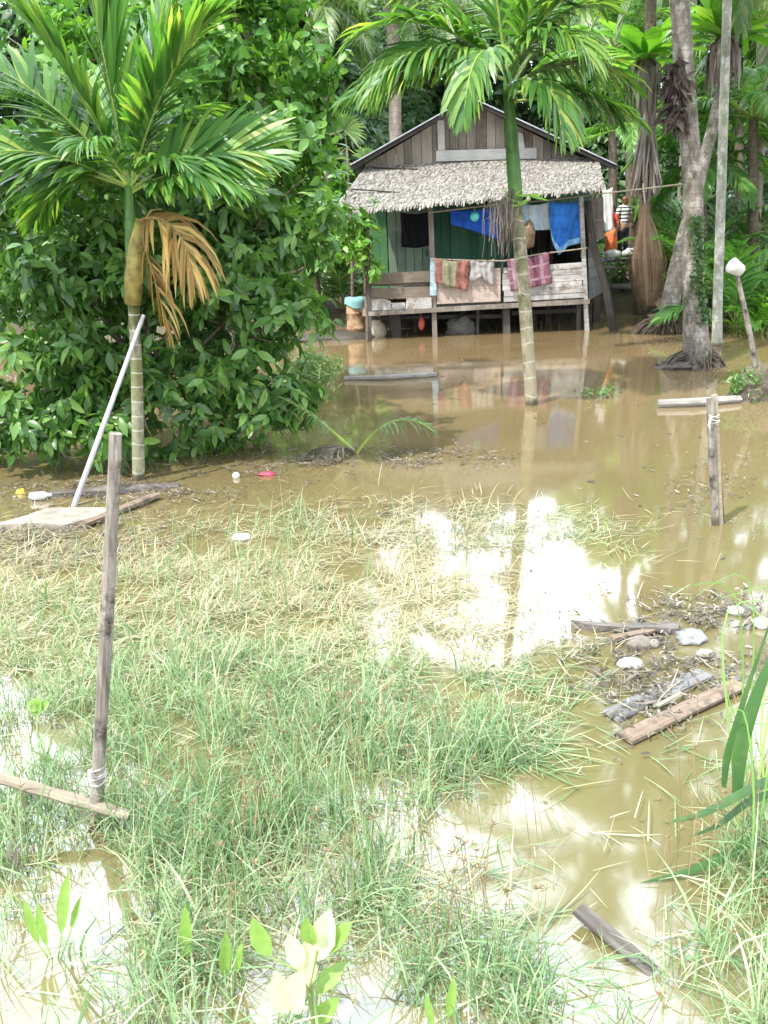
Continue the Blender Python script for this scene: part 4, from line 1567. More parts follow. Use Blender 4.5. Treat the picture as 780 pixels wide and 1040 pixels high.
def birdnest(root, c, rad, n, hang, seed, Yo=0):
    rs = random.Random(seed)
    m1 = MB()
    for i in range(n):
        az = i * 2.4
        el = R(rs.uniform(15, 65))
        d = Vector((math.cos(az) * math.cos(el), math.sin(az) * math.cos(el), math.sin(el)))
        p = Vector(c)
        L = rad * rs.uniform(.7, 1.1)
        pts, ws = [], []
        sd = d.cross(Vector((0, 0, 1))).normalized()
        for j in range(7):
            pts.append(tuple(p))
            ws.append(tuple(sd * (.115 * rad * (.3, .7, 1, 1.1, .95, .6, .05)[j])))
            p = p + d * (L / 6)
            d = (d + Vector((0, 0, -.16))).normalized()
        m1.strip(pts, ws)
    build('fern_leaves', m1, m_fern, root)
    m1 = MB()
    for i in range(hang):
        a = rs.uniform(0, 6.28)
        p = Vector(c) + Vector((math.cos(a) * .16, math.sin(a) * .16, rs.uniform(-.1, .1)))
        L = rs.uniform(.3, .9) * rad * .75
        e = p + Vector((math.cos(a) * rs.uniform(.05, .3), math.sin(a) * rs.uniform(.05, .3), -L))
        w = Vector((-math.sin(a), math.cos(a), 0)) * rs.uniform(.02, .06)
        mid = p.lerp(e, .4) + Vector((math.cos(a) * .1, math.sin(a) * .1, .08))
        m1.strip([tuple(p), tuple(mid), tuple(e)], [tuple(w), tuple(w * 1.2), tuple(w * .2)])
    build('dead_fern_leaves', m1, m_dead_g, root)


birdnest(lean, P(737, 40, Yl + .5), 1.7, 26, 90, 5)

# fern tree behind the net: trunk with fern and a dead frond skirt
b_ = Vector((P(652, 300, 23.6).x, 23.6, terrain(P(652, 300, 23.6).x, 23.6)))
ft = empty('old_palm', b_, 'old palm trunk with a bright bird nest fern and hanging dead fronds', 'palm')
tpt = P(663, -40, 23.4)
trunk_path([b_ + Vector((0, 0, -.3)), P(655, 200, 23.6), P(660, 80, 23.5), tpt, tpt + Vector((.3, 0, 3.5))], [.2, .14, .13, .13, .12], m_bark, ft, 12, .08)
birdnest(ft, P(656, 64, 22.9), 1.7, 26, 120, 8)
mb = MB()
coco_crown(mb, tpt + Vector((.3, 0, 3.5)), 3.8, 16, 14)
build('crown', mb, [m_palm_b, m_rachis], ft)
mb = MB()
for i in range(170):
    x0_ = rnd.gauss(660, 3.5)
    a = P(x0_, rnd.uniform(72, 110), 22.9 + rnd.uniform(-.15, .2))
    t2 = rnd.uniform(-1, 1)
    e = P(656 + 16 * t2 + rnd.gauss(0, 1.5), 205 - rnd.uniform(0, 26) - 5 * abs(t2), 22.75 + rnd.uniform(-.35, .25))
    w = Vector((1, rnd.uniform(-.7, .7), 0)).normalized() * rnd.uniform(.018, .034)
    md_ = a.lerp(e, .5) + Vector((-.06 * t2, 0, 0))
    mb.strip([tuple(a), tuple(a.lerp(md_, .5)), tuple(md_), tuple(md_.lerp(e, .5)), tuple(e)], [tuple(w * .6), tuple(w), tuple(w), tuple(w * .9), tuple(w * .3)])
build('dead_frond', mb, m_dead_g, ft)

b_ = G(728, 352)
slim = empty('areca_palm', b_, 'very slim pale straight trunk right of the thick coconut palm', 'palm')
tp_ = P(739, -10, b_.y)
tc_ = tp_ + (tp_ - P(733, 150, b_.y)) * 1.3
trunk_path([b_ + Vector((0, 0, -.3)), b_, P(729, 300, b_.y), P(733, 180, b_.y), tp_, tc_], [.12, .105, .09, .085, .075, .06], m_pale_trunk, slim, 12, .02)
mb = MB()
coco_crown(mb, tc_, 2.1, 11, 21)
build('crown', mb, [m_palm, m_rachis], slim)

# palms behind the house
def bg_palm(b_, top, r, L, n, seed, label, mat=None):
    root = empty('coconut_palm', b_, label, 'palm', 'coconut palms behind the house')
    b_ = Vector(b_)
    top = Vector(top)
    trunk_path([b_ + Vector((0, 0, -.3)), b_.lerp(top, .3), b_.lerp(top, .7) + Vector((.05, 0, 0)), top], [r * 1.2, r, r * .92, r * .8], mat or m_coco_far, root, 12)
    m1 = MB()
    coco_crown(m1, top, L, n, seed)
    build('crown', m1, [m_palm_b, m_rachis], root)
    return root


p_ = P(399, 140, 28.5)
bg_palm((p_.x, 28.5, .4), P(396, -30, 28.5), .2, 3.6, 20, 31, 'grey coconut trunk rising straight behind the left roof slope')
bg_palm((P(330, 200, 31).x, 31, .5), P(322, 5, 31), .17, 3.4, 16, 33, 'coconut palm with drooping fronds between bush and grey trunk')
bg_palm((P(585, 120, 42).x, 42, .7), P(592, 14, 42), .2, 4.6, 20, 35, 'coconut palm whose fronds hang over the right roof slope')
bg_palm((P(762, 300, 26).x, 26, .5), P(775, 20, 26), .18, 4.2, 18, 37, 'dark coconut trunk at the right edge of the picture')
bg_palm((P(500, 100, 46).x, 46, .7), P(455, 22, 46), .2, 4.4, 18, 39, 'far coconut palm just above the roof apex')
bg_palm((P(700, 100, 36).x, 36, .6), P(705, -60, 36), .18, 4.2, 18, 41, 'far tall coconut palm seen behind the thick trunk')


def palm_shrub(c, n, L, seed, label, up=.9, mat=None, lw=.06):
    rs = random.Random(seed)
    root = empty('palm_shrub', c, label, 'palm shrub', 'young palms at the right bank')
    for i in range(n):
        az = i * 2.4 + rs.uniform(-.3, .3)
        el = R(rs.uniform(35, 80))
        d = Vector((math.cos(az) * math.cos(el), math.sin(az) * math.cos(el), math.sin(el) * up))
        m1 = MB()
        frond(m1, Vector(c) + Vector((rs.uniform(-.1, .1), rs.uniform(-.1, .1), 0)), d, L * rs.uniform(.75, 1.1), rs.uniform(.8, 1.5), n=30, ll=L * .30, lw=lw, a0=55, a1=18, ldroop=.9, bare=.22, stem=.022)
        build('frond', m1, [mat or m_palm_low, m_rachis], root)
    return root


def on_ground(x, Y):
    q_ = P(x, 300, Y)
    return Vector((q_.x, Y, max(terrain(q_.x, Y), -.1)))


palm_shrub(on_ground(700, 24.5), 12, 2.5, 51, 'young palm with long arching fronds behind the leaning trunk')
palm_shrub(on_ground(752, 20.5), 12, 2.6, 53, 'bright young palm right of the slim pale trunk')
palm_shrub(on_ground(790, 22.5), 13, 3.4, 55, 'tall young palm cut by the right edge of the picture')
palm_shrub(on_ground(735, 26.0), 13, 3.8, 57, 'tall dark young palm filling the gap behind the slim trunk', mat=m_palm_b)
palm_shrub(on_ground(775, 19.0), 9, 1.5, 59, 'low yellow green palm by the water at the right edge', mat=m_fern, lw=.05)
palm_shrub(on_ground(682, 29.5), 12, 3.6, 61, 'young palm in the shade behind the hanging net', mat=m_palm_b)

def low_palm(x, Y, yt, L, n, seed, label):
    g0 = on_ground(x, Y)
    root = empty('young_palm', g0, label, 'palm', 'mid height palms at the right')
    tp = P(x, yt, Y)
    trunk_path([g0 + Vector((0, 0, -.3)), g0.lerp(tp, .5), tp], [.16, .14, .11], m_bark, root, 9, .06)
    rs = random.Random(seed)
    m1 = MB()
    for i in range(n):
        az = i * 2.4 + rs.uniform(-.3, .3)
        el = R(rs.choice((65, 45, 30, 15, 0)) + rs.uniform(-8, 8))
        d = Vector((math.cos(az) * math.cos(el), math.sin(az) * math.cos(el), math.sin(el)))
        frond(m1, tp, d, L * rs.uniform(.8, 1.1), rs.uniform(1.0, 1.8), n=40, ll=L * .27, lw=.055, a0=58, a1=20, ldroop=1.3, bare=.18, stem=.025)
    build('crown', m1, [m_palm_low, m_rachis], root)


low_palm(713, 25.5, 165, 2.6, 16, 71, 'mid height palm filling the gap between thick and slim trunks')
low_palm(765, 24.0, 120, 2.8, 16, 72, 'mid height palm at the right edge above the low palms')
low_palm(640, 27.5, 130, 2.6, 16, 73, 'mid height palm behind the right end of the roof')
low_palm(750, 29.0, 45, 3.2, 18, 74, 'taller bright palm behind the slim trunk near the top')
low_palm(622, 31.0, 50, 3.0, 18, 75, 'bright palm behind the old palm trunk near the top')

# ------------------------------------------------------------------ the big bush and trees at the left
def L_(x, y, Y, rx, ry, rz):
    p = P(x, y, Y)
    return (p.x, p.y, p.z, rx, ry, rz)


broadleaf('leafy_tree', G(120, 462) + Vector((0, .6, 0)), [
    L_(95, 300, 10.6, 1.35, 1.0, 1.25), L_(225, 330, 10.7, 1.0, .9, 1.05), L_(25, 420, 10.2, .9, .7, .75), L_(150, 405, 10.2, 1.1, .75, .62),
    L_(245, 415, 10.4, .72, .65, .55), L_(20, 250, 10.8, 1.1, .9, 1.2), L_(160, 215, 11.0, 1.35, .95, 1.0), L_(255, 245, 10.9, .85, .8, .8), L_(290, 400, 10.7, .35, .4, .3), L_(85, 440, 10.0, .7, .5, .4)],
    2600, 7, .195, m_bush, 'big dark green leafy bush behind the left areca palm', 'bush', trunk_r=.07, droop=.85)
broadleaf('leafy_tree', Vector((P(230, 300, 13.2).x, 13.2, 0)), [
    L_(235, 130, 13.0, 1.3, 1.1, 1.5), L_(283, 205, 12.8, .75, .8, .85), L_(248, 40, 13.2, 1.1, 1.0, 1.2), L_(150, 90, 13.2, 1.5, 1.1, 1.4), L_(305, 275, 12.8, .5, .6, .5), L_(60, 70, 13.4, 1.5, 1.1, 1.4),
    L_(200, -60, 13.6, 1.7, 1.2, 1.1), L_(318, 120, 13.3, .35, .5, .5), L_(330, 225, 12.9, .4, .5, .36)],
    2300, 6, .18, m_tree, 'taller lighter green tree rising behind the dark bush', 'tree', trunk_r=.11, droop=.45, tmpl=TL_WIDE)
broadleaf('shrub', G(322, 402), [L_(318, 372, 14.0, .42, .4, .35), L_(300, 388, 13.8, .4, .35, .25)], 420, 5, .10, leaf_mat('pale_shrub_leaf', [(.2, (.12, .22, .06)), (.6, (.24, .36, .13)), (.95, (.42, .50, .26))], .3, .4), 'pale small leaved shrub at the right foot of the bush', 'shrub', trunk_r=.02, droop=.3, tmpl=TL_SLIM)
broadleaf('vine', Vector((P(371, 300, 20.4).x, 20.4, .1)), [L_(372, 225, 20.4, .28, .25, .5), L_(366, 255, 20.4, .3, .25, .45), L_(380, 272, 20.4, .16, .2, .25), L_(352, 240, 20.5, .4, .3, .5)], 130, 4, .18, m_fern, 'bright large leaved vine on the left porch post', 'vine', trunk_r=.03, droop=.6, tmpl=TL_WIDE)
broadleaf('sapling_tree', on_ground(320, 24.0), [L_(318, 250, 23.8, .8, .7, .8), L_(345, 215, 24.2, .8, .7, .9), L_(300, 210, 24.5, 1.0, .8, 1.0)], 380, 5, .26, m_tree, 'small tree with thin trunk on the bank left of the drum', 'tree', trunk_r=.09, tmpl=TL_WIDE)
palm_shrub(on_ground(345, 25.5), 9, 2.2, 63, 'young palm in the dark gap left of the house', mat=m_palm_b)['group'] = 'young palms left of the house'
# fan palm
root = empty('fan_palm', on_ground(356, 22.8), 'small fan palm with pleated leaves left of the roof', 'palm')
mb = MB()
c0 = P(352, 150, 22.8)
limb(mb, wloc(root), c0, .05, .03, .02)
build('trunk', mb, m_bark, root, smooth=True)
for (x_, y_, r_, tw) in ((350, 120, .55, .3), (372, 152, .45, 1.1), (335, 150, .5, -.6)):
    m1 = MB()
    hub = P(x_, y_ + 12, 22.7)
    m1.cur = 1
    m1.tube([c0, hub], .012, 5)
    m1.cur = 0
    for i in range(26):
        a = R(-120 + 240 * i / 25) + tw
        d = Vector((math.sin(a), -.35, math.cos(a))).normalized()
        w = Vector((math.cos(a), .25, -math.sin(a))).normalized() * .03
        e = hub + d * r_ * rnd.uniform(.85, 1.05)
        m1.strip([tuple(hub), tuple(hub.lerp(e, .6)), tuple(e + Vector((0, -.05, -.08)))], [tuple(w * .2), tuple(w), tuple(w * .15)])
    build('fan_leaf', m1, [m_palm_b, m_rachis], root)

# the far wood: one mass of foliage
def wood_mass():
    n = 52000
    xs_ = rng.uniform(-50, 58, n)
    gap = np.exp(-((xs_ - 9.0) / 8.0) ** 4)
    y0_ = 33 + 19 * gap
    front = y0_ + 1.6 * np.sin(xs_ * .9) + 1.2 * np.sin(xs_ * 2.3)
    hgt = np.array([1.6 * mnoise.noise(Vector((x * .22, 0, 2.0))) + 1.5 * mnoise.noise(Vector((x * .7, 5, 0))) for x in xs_])
    hgt = hgt + 2.6 + front * .222 + 5.5 * np.clip((xs_ - 17) / 6, 0, 1) + 5 * np.clip((-4 - xs_) / 6, 0, 1)
    z = .3 + hgt * rng.random(n) ** .75
    ys_ = front + np.abs(rng.normal(0, 2.0, n))
    p = np.stack([xs_, ys_, z], 1)
    nrm = np.tile(np.array([0, -.7, .7]), (n, 1)) + rng.normal(size=(n, 3)) * .5
    return rosettes(p, nrm / np.linalg.norm(nrm, axis=1, keepdims=True), 5, .55, .5, TL_FAR)


V, F = wood_mass()
n = 16000
xs_ = rng.uniform(-60, 70, n)
p2 = np.stack([xs_, 58 + rng.uniform(0, 4, n) + np.sin(xs_), .2 + rng.random(n) * (2.4 + 58 * .225)], 1)
nr2 = np.tile(np.array([0, -.8, .6]), (n, 1)) + rng.normal(size=(n, 3)) * .4
V2, F2 = rosettes(p2, nr2 / np.linalg.norm(nr2, axis=1, keepdims=True), 5, 1.0, .5, TL_FAR)
F = np.concatenate([F, F2 + len(V)])
V = np.concatenate([V, V2])
tag(tri_object('far_wood', V, F, m_forest), 'dense dark green wood behind the house', 'wood', kind='stuff')


def undergrowth():
    n = 5200
    xs_ = rng.uniform(-14, 18, n)
    ys_ = rng.uniform(25.2, 33, n)
    ok = ~((xs_ > -1.5) & (xs_ < 6.2) & (ys_ < 28.3)) & ~((xs_ > 5) & (xs_ < 9.4) & (ys_ < 27.0))
    xs_, ys_ = xs_[ok], ys_[ok]
    z = np.array([terrain(x, y) + max(0, .9 + .9 * mnoise.noise(Vector((x * .6, y * .6, 9)))) * rnd.random() for x, y in zip(xs_, ys_)])
    p = np.stack([xs_, ys_, z], 1)
    nrm = np.tile(np.array([0, -.3, .9]), (len(p), 1)) + rng.normal(size=p.shape) * .4
    return rosettes(p, nrm / np.linalg.norm(nrm, axis=1, keepdims=True), 6, .34, .5, TL_BROAD)


V, F = undergrowth()
tag(tri_object('undergrowth', V, F, m_forest), 'low leafy undergrowth on the bank', 'undergrowth', kind='stuff')

# tall trees at the right, beyond the edge, that the water mirrors
broadleaf('forest_tree', Vector((9.2, 14.5, -.1)), [(7.2, 14, 11.4, 3.2, 2.6, 2.6), (10, 15, 12.5, 3, 2.6, 2.6), (8.6, 13.2, 14, 3, 2.5, 2.2), (6.4, 15, 9.2, 2.2, 2, 1.5)], 1500, 5, .4, m_forest, 'tall dark tree standing beyond the right edge of the yard', 'tree', trunk_r=.28, tmpl=TL_FAR)

# ------------------------------------------------------------------ stakes, poles, floating boards
b_ = G(97, 842)
sy = b_.y
stake = None
mb = MB()
mb.tube([b_ + Vector((0, 0, -.35)), b_, P(102, 745, sy), P(108, 640, sy), P(113, 540, sy), P(116.5, 470, sy), P(117.5, 440, sy)], [.031, .031, .030, .028, .027, .026, .025], 10, .10)
stake = tag(build('stake', mb, m_stake, at=b_, smooth=False), 'weathered grey wooden stake standing in the grass at left', 'stake')
mb = MB()
for k in range(5):
    c = P(99.5, 792 - k * 3, sy)
    mb.tube([c + Vector((math.cos(a) * .034, math.sin(a) * .034, .012 * math.sin(a + k * 2.1))) for a in [6.283 * i / 10 for i in range(11)]], .0035, 5, .4, False)
mb.tube([P(95, 788, sy - .04), P(91, 783, sy - .05), P(90, 792, sy - .06)], [.008, .012, .004], 6, .3)
build('string_tie', mb, m_foam, stake)
mb = MB()
a_, e_ = G(-25, 783, .26), G(132, 829, .10)
L_b = (e_ - a_).length
pts = [Vector((L_b * (i / 8 - .5), 0, 0)) for i in range(9)]
mb.tube(pts, [.026 + (.004 if i % 2 else 0) for i in range(9)], 9, .05)
bp = tag(build('bamboo_pole', mb, m_stake_x), 'bamboo pole lying in the grass against the left stake', 'pole')
bp.matrix_world = Matrix.Translation((a_ + e_) / 2) @ (e_ - a_).to_track_quat('X', 'Z').to_matrix().to_4x4()

b_ = G(75, 514)
mb = MB()
mb.tube([b_ + Vector((0, 0, -.2)), b_, P(146, 320, b0.y - .14)], [.028, .028, .022], 10, .02)
tag(build('leaning_pole', mb, m_pvc, at=b_, smooth=True), 'smooth pale pole leaning against the left areca palm', 'pole')


def floating(name, px, z, th, mat, label, cat, group=None):
    m1 = MB()
    m1.slab([G(x, y, z) for x, y in px], (0, 0, -th))
    c = G(px[0][0], px[0][1], 0)
    return tag(build(name, m1, mat, at=c), label, cat, group)


floating('board', [(-8, 533), (24, 524), (48, 515.5), (112, 515), (108, 521), (84, 528), (66, 533), (40, 531)], .05, .05, m_slab, 'pale sheet of board floating at the far left', 'board')
def plank(a, b, w, h, jag, mat, label, group='planks adrift in the floodwater', name='plank'):
    a, b = Vector(a), Vector(b)
    m_ = MB()
    L = (b - a).length
    m_.beam(Vector((-L / 2, 0, 0)), Vector((L / 2, 0, 0)), w, h, jag=jag)
    o = build(name, m_, mat)
    o.matrix_world = Matrix.Translation((a + b) / 2) @ (b - a).to_track_quat('X', 'Z').to_matrix().to_4x4()
    return tag(o, label, 'plank' if name == 'plank' else name, group)


plank(G(83, 533, .04), G(160, 502, .05), .10, .03, .12, m_plankbrown, 'thin pale plank floating behind the left stake')
m1 = MB()
m1.tube([G(45, 504, .0), G(110, 500, .02), G(182, 493, .01)], [.05, .07, .03], 8, .3)
tag(build('log', m1, m_plankdark, at=G(110, 500)), 'dark wet log floating at the foot of the left areca palm', 'log')
floating('plank', [(580, 629.5), (632, 633), (691, 631.5), (689, 638), (640, 637.5), (596, 634)], .045, .05, m_plankdark, 'dark curved plank at the far edge of the right litter', 'plank', 'planks adrift in the floodwater')
plank(G(620, 727, .014), G(716, 683, .018), .115, .016, .16, m_plankgrey, 'grey plank covered with litter beside the brown plank')
plank(G(634, 750, .022), G(752, 694, .03), .105, .018, .06, m_plankbrown, 'long brown plank with sawn end in the right litter')
m1 = MB()
m1.beam(G(668, 717, .045), G(693, 703, .05), .025, .014, jag=.25)
tag(build('stick', m1, m_bamboo, at=G(680, 710)), 'short yellow stick lying on the brown plank', 'stick')
plank(G(622, 648, .03), G(664, 640, .03), .05, .02, .1, m_plankbrown, 'small thin plank just below the dark curved plank')
plank(G(586, 922, .06), G(668, 992, -.012), .062, .018, .10, m_plankdark, 'black half sunk plank at the bottom of the picture')
m1 = MB()
m1.tube([G(350, 384.5, .03), G(395, 383, .05), G(443, 380.5, .03)], .045, 8, .06)
tag(build('bamboo_pole', m1, m_bamboo_w, at=G(395, 383)), 'bleached pole floating in front of the left railing', 'pole')
m1 = MB()
m1.tube([G(668, 410, .05), G(705, 408.5, .06), G(752, 405, .05)], [.06, .058, .052], 9, .08)
tag(build('bamboo_pole', m1, m_bamboo_w, at=G(705, 408)), 'thick pale pole floating behind the leaning double stake', 'pole')

# double stake at right
b_ = G(735, 533)
root = empty('double_stake', b_, 'leaning stake of two lashed boards at right, topped with white string', 'stake')
for k, (dx, mat_, w) in enumerate(((-4.5, m_stake, .055), (1.5, m_bamboo, .045), (5.5, m_plankdark, .03))):
    m1 = MB()
    topy = (404, 401, 470)[k]
    m1.beam(down(b_ + Vector((dx * .0085, .02 * k, 0)), -.3), P(726 + dx * .75 + (533 - topy) * -.012, topy, b_.y + .02 * k), w, .03, (0, 1, 0), jag=.05)
    build('board', m1, mat_, root)
m1 = MB()
for k in range(5):
    c = P(724.5 + k * .2, 421 + k * 1.6, b_.y)
    m1.tube([c + Vector((math.cos(a) * .045, math.sin(a) * .035, .012 * math.sin(a + k * 1.7))) for a in [6.283 * i / 10 for i in range(11)]], .0035, 5, .3, False)
m1.tube([P(722, 424, b_.y - .05), P(720, 432, b_.y - .06), P(721, 437, b_.y - .06)], [.01, .012, .004], 5)
build('string_tie', m1, m_foam, root)

# stick with a white cup
b_ = G(771, 404)
root = empty('marker_stick', b_, 'leaning stick with a white plastic cup upside down on its tip', 'stick')
m1 = MB()
tpx = P(749, 281, b_.y)
m1.tube([b_ + Vector((0, 0, -.3)), b_, P(764, 350, b_.y), P(757, 318, b_.y), tpx], [.045, .045, .038, .034, .03], 8, .1)
build('stick', m1, m_stake, root)
m1 = MB()
ax = (tpx - P(764, 350, b_.y)).normalized()
ax = Vector((-.85, -.1, .5)).normalized()
c = P(752, 275, b_.y)
m1.tube([c - ax * .02, c + ax * .0, c + ax * .10, c + ax * .165, c + ax * .172, c + ax * .02], [.07, .083, .098, .108, .098, .07], 18)
build('cup', m1, m_foam, root, smooth=True)
m1 = MB()
c0 = G(768, 406)
m1.blob(c0 + Vector((.1, .1, .1)), .28, .25, .38, .35, 14, 9, 5)
m1.blob(c0 + Vector((-.15, 0, 0)), .25, .2, .2, .35, 12, 8, 7)
st = tag(build('stump', m1, m_bark, at=c0), 'mossy stump in the water at the foot of the cup stick', 'stump')
p_, n_ = lobes_points([(c0.x, c0.y, .12, .42, .35, .36)], 130, .4)
V, F = rosettes(p_, n_, 4, .09, .3, TL_SLIM)
tri_object('moss_leaves', V, F, m_bush, st)

# small floating things
def lump(name, x, y, rx, ry, rz, mat, label, cat, z=0.0, jit=.25, seed=0):
    m1 = MB()
    c = G(x, y, 0)
    m1.blob(c + Vector((0, 0, z)), rx, ry, rz, jit, 14, 9, seed)
    return tag(build(name, m1, mat, at=c, smooth=True), label, cat)


m_foam_dirty = plain_mat('dirty_foam', (.26, .245, .21), .8, .4, 20)
m_grey_bag = plain_mat('grey_bag', (.24, .25, .25), .5, .4, 14)
lump('foam_piece', 640, 677, .075, .055, .035, m_foam, 'flat white foam piece left of the grey plank', 'foam', .02, .15, 2)
lump('coconut_husk', 649, 657, .085, .06, .05, plain_mat('husk', (.17, .15, .125), .9, .4, 16), 'greyish dome of coconut husk above the flat white foam', 'husk', .02, .15, 4)
lump('plastic_bag', 702, 651, .09, .07, .05, m_grey_bag, 'crumpled pale grey plastic bag in the middle of the right litter', 'bag', .02, .35, 6)
lump('foam_piece', 664, 657, .035, .03, .03, m_foam_dirty, 'tiny white foam crumb between husk and grey bag', 'foam', .02, .2, 8)
lump('foam_piece', 716, 667, .06, .045, .025, m_foam_dirty, 'small white foam piece just below the grey bag', 'foam', .02, .3, 9)
lump('foam_piece', 774, 636, .07, .05, .04, m_foam, 'white foam lump at the right edge of the litter', 'foam', .02, .2, 10)
lump('foam_piece', 747, 623, .06, .05, .03, m_foam, 'white foam crumb farthest out in the right litter', 'foam', .02, .2, 12)
lump('foam_piece', 246, 547, .10, .07, .03, m_foam, 'flat white foam sheet floating among thin grass at left centre', 'foam', .015, .2, 14)
lump('ball', 240, 485, .042, .042, .042, m_foam, 'small white ball floating near the bush', 'ball', .02, .02, 15)
lump('wrapper', 271, 483, .09, .05, .025, plain_mat('red_wrapper', (.55, .07, .12), .4, .3), 'crumpled red wrapper floating beside the small white ball', 'wrapper', .015, .4, 16)
lump('wrapper', 21, 501, .05, .04, .03, plain_mat('yellow_wrapper', (.75, .55, .05), .4, .3), 'yellow wrapper floating behind the pale board at left', 'wrapper', .015, .4, 17)
lump('mud_bank', 338, 344, .9, .5, .16, m_mud, 'dark mud heap at the water edge left of the drum', 'mud', 0, .3, 18)
m1 = MB()
c = G(40, 504, .045)
m1.tube([c + Vector((-.10, 0, 0)), c + Vector((-.09, 0, 0)), c + Vector((.04, .02, 0)), c + Vector((.08, .03, 0)), c + Vector((.12, .035, 0))], [.03, .045, .045, .02, .018], 12)
tag(build('plastic_bottle', m1, plain_mat('clear_plastic', (.55, .57, .56), .2, .2), at=c, smooth=True), 'greyish plastic bottle floating behind the pale board', 'bottle')

# fallen palm seedling and the twiggy plant by the trunk
b_ = G(362, 461)
root = empty('palm_seedling', b_, 'young palm with two arching fronds sticking out of the water', 'palm')
for d_, L, dr, n, mat_, tw in (((-.65, -.05, .75), 1.15, .5, 22, m_palm_b, -.3), ((.62, -.1, .85), 1.1, 1.9, 24, m_palm_b, .3), ((-1, .1, .55), .95, 2.4, 12, m_dead_g, 0), ((-.5, -.3, .6), .55, 3, 10, m_dead_g, 0)):
    m1 = MB()
    frond(m1, b_, Vector(d_), L, dr, n=n, ll=.34, lw=.02, a0=60, a1=25, ldroop=1.6, bare=.35, stem=.022)
    build('frond', m1, [mat_, m_rachis if mat_ is m_palm_b else m_bark], root)
broadleaf('water_shrub', G(604, 416), [L_(596, 404, 12.9, .2, .15, .14), L_(615, 400, 12.9, .16, .14, .16), L_(590, 412, 12.9, .12, .1, .1)], 110, 5, .075, leaf_mat('twiggy_leaf', [(.2, (.07, .15, .04)), (.6, (.14, .24, .07)), (.95, (.25, .33, .13))], .3, .5), 'small leafy plant in open water right of the areca trunk', 'shrub', trunk_r=.012, tmpl=TL_SLIM)


# ------------------------------------------------------------------ grass and litter in the water
def blobs(px, py, lst):
    d = np.zeros_like(px)
    for cx, cy, rx, ry, w in lst:
        q_ = ((px - cx) / rx) ** 2 + ((py - cy) / ry) ** 2
        d += w * np.exp(-q_ * 1.1)
    return d


def noise2(x, y, s, o=0.0):
    return np.array([mnoise.noise(Vector((a * s, b * s, o))) for a, b in zip(x, y)])


def sample(nper, dens, x0=-4.6, x1=4.6, y0=1.5, y1=9.0):
    n = int(nper * (x1 - x0) * (y1 - y0))
    x = rng.uniform(x0, x1, n)
    y = rng.uniform(y0, y1, n)
    pts = np.stack([x, y, np.zeros(n)], 1)
    px, py, w = project(pts)
    ok = (px > -90) & (px < 870) & (py < 1190)
    x, y, px, py = x[ok], y[ok], px[ok], py[ok]
    # rough prefilter before the (slow) noise
    d = dens(px, py)
    ok = rng.random(len(x)) < d * 1.6
    x, y, px, py, d = x[ok], y[ok], px[ok], py[ok], d[ok]
    nz = .30 + 1.1 * noise2(x, y, 1.9) + 1.2 * noise2(x, y, 5.0, 4) + 1.2 * noise2(x, y, 13.0, 7)
    ok = rng.random(len(x)) < np.clip(nz * 1.6 - .08, 0.0, 1.0)
    return x[ok], y[ok], px[ok], py[ok]


green_b = [(270, 850, 200, 110, 1.0), (330, 715, 190, 45, .75), (110, 730, 170, 70, .6), (445, 765, 100, 45, .75), (50, 900, 90, 80, .55), (400, 960, 150, 70, .55), (770, 930, 65, 120, 1.3), (730, 1030, 90, 60, 1.1),
           (230, 590, 120, 40, .10), (560, 1010, 70, 50, .35), (700, 775, 60, 25, .18), (130, 990, 170, 80, .42), (450, 1060, 260, 50, .7), (60, 640, 100, 40, .22), (300, 545, 60, 25, .12), (720, 510, 40, 30, .04), (140, 830, 120, 60, .5)]
hole_b = [(650, 860, 75, 130, 1.5), (545, 600, 95, 90, 1.0), (470, 900, 95, 55, .75), (250, 1010, 60, 35, .2), (610, 760, 60, 40, .7), (30, 1020, 60, 30, .3), (570, 860, 70, 70, .9)]


def green_d(px, py):
    return np.clip(blobs(px, py, green_b) - blobs(px, py, hole_b), 0, 1) * (py > 520)


def blades(x, y, hgt, width, lean, bend, z0=0.0, K=5, az=None):
    n = len(x)
    az = rng.uniform(0, 6.283, n) if az is None else az
    dx, dy = np.cos(az), np.sin(az)
    t = np.linspace(0, 1, K)[None, :]
    th = lean[:, None] + bend[:, None] * t
    seg = hgt[:, None] / (K - 1)
    hx = np.concatenate([np.zeros((n, 1)), np.cumsum(np.sin(th[:, :-1]) * seg, 1)], 1)
    hz = np.concatenate([np.zeros((n, 1)), np.cumsum(np.cos(th[:, :-1]) * seg, 1)], 1)
    Pn = np.stack([x[:, None] + hx * dx[:, None], y[:, None] + hx * dy[:, None], np.maximum(z0 + hz, .008)], 2)
    prof = np.array([.7, 1, .9, .6, .08]) if K == 5 else np.linspace(1, .1, K)
    a2 = az + math.pi / 2 + rng.normal(0, .5, n)
    Wn = np.stack([np.cos(a2), np.sin(a2), np.zeros(n)], 1)[:, None, :] * (width[:, None] * prof[None])[:, :, None] * .5
    return Pn, Wn


mb = MB()
x, y, px, py = sample(2300, green_d)
n = len(x)
tall = np.clip(.20 + .22 * np.exp(-(((px - 300) / 200) ** 2 + ((py - 850) / 120) ** 2)) + .25 * np.exp(-(((px - 780) / 90) ** 2 + ((py - 950) / 160) ** 2)), .15, .5)
h = tall * rng.uniform(.5, 1.25, n)
Pn, Wn = blades(x, y, h, rng.uniform(.0035, .0065, n), np.abs(rng.normal(.12, .30, n)), rng.uniform(.1, 2.0, n))
mb.strips(Pn, Wn)
print('green blades', n)
# broader bent blades among the fine ones
x, y, px, py = sample(320, green_d)
n = len(x)
Pn, Wn = blades(x, y, rng.uniform(.15, .42, n), rng.uniform(.007, .012, n), np.abs(rng.normal(.3, .35, n)), rng.uniform(.6, 2.6, n))
mb.strips(Pn, Wn)
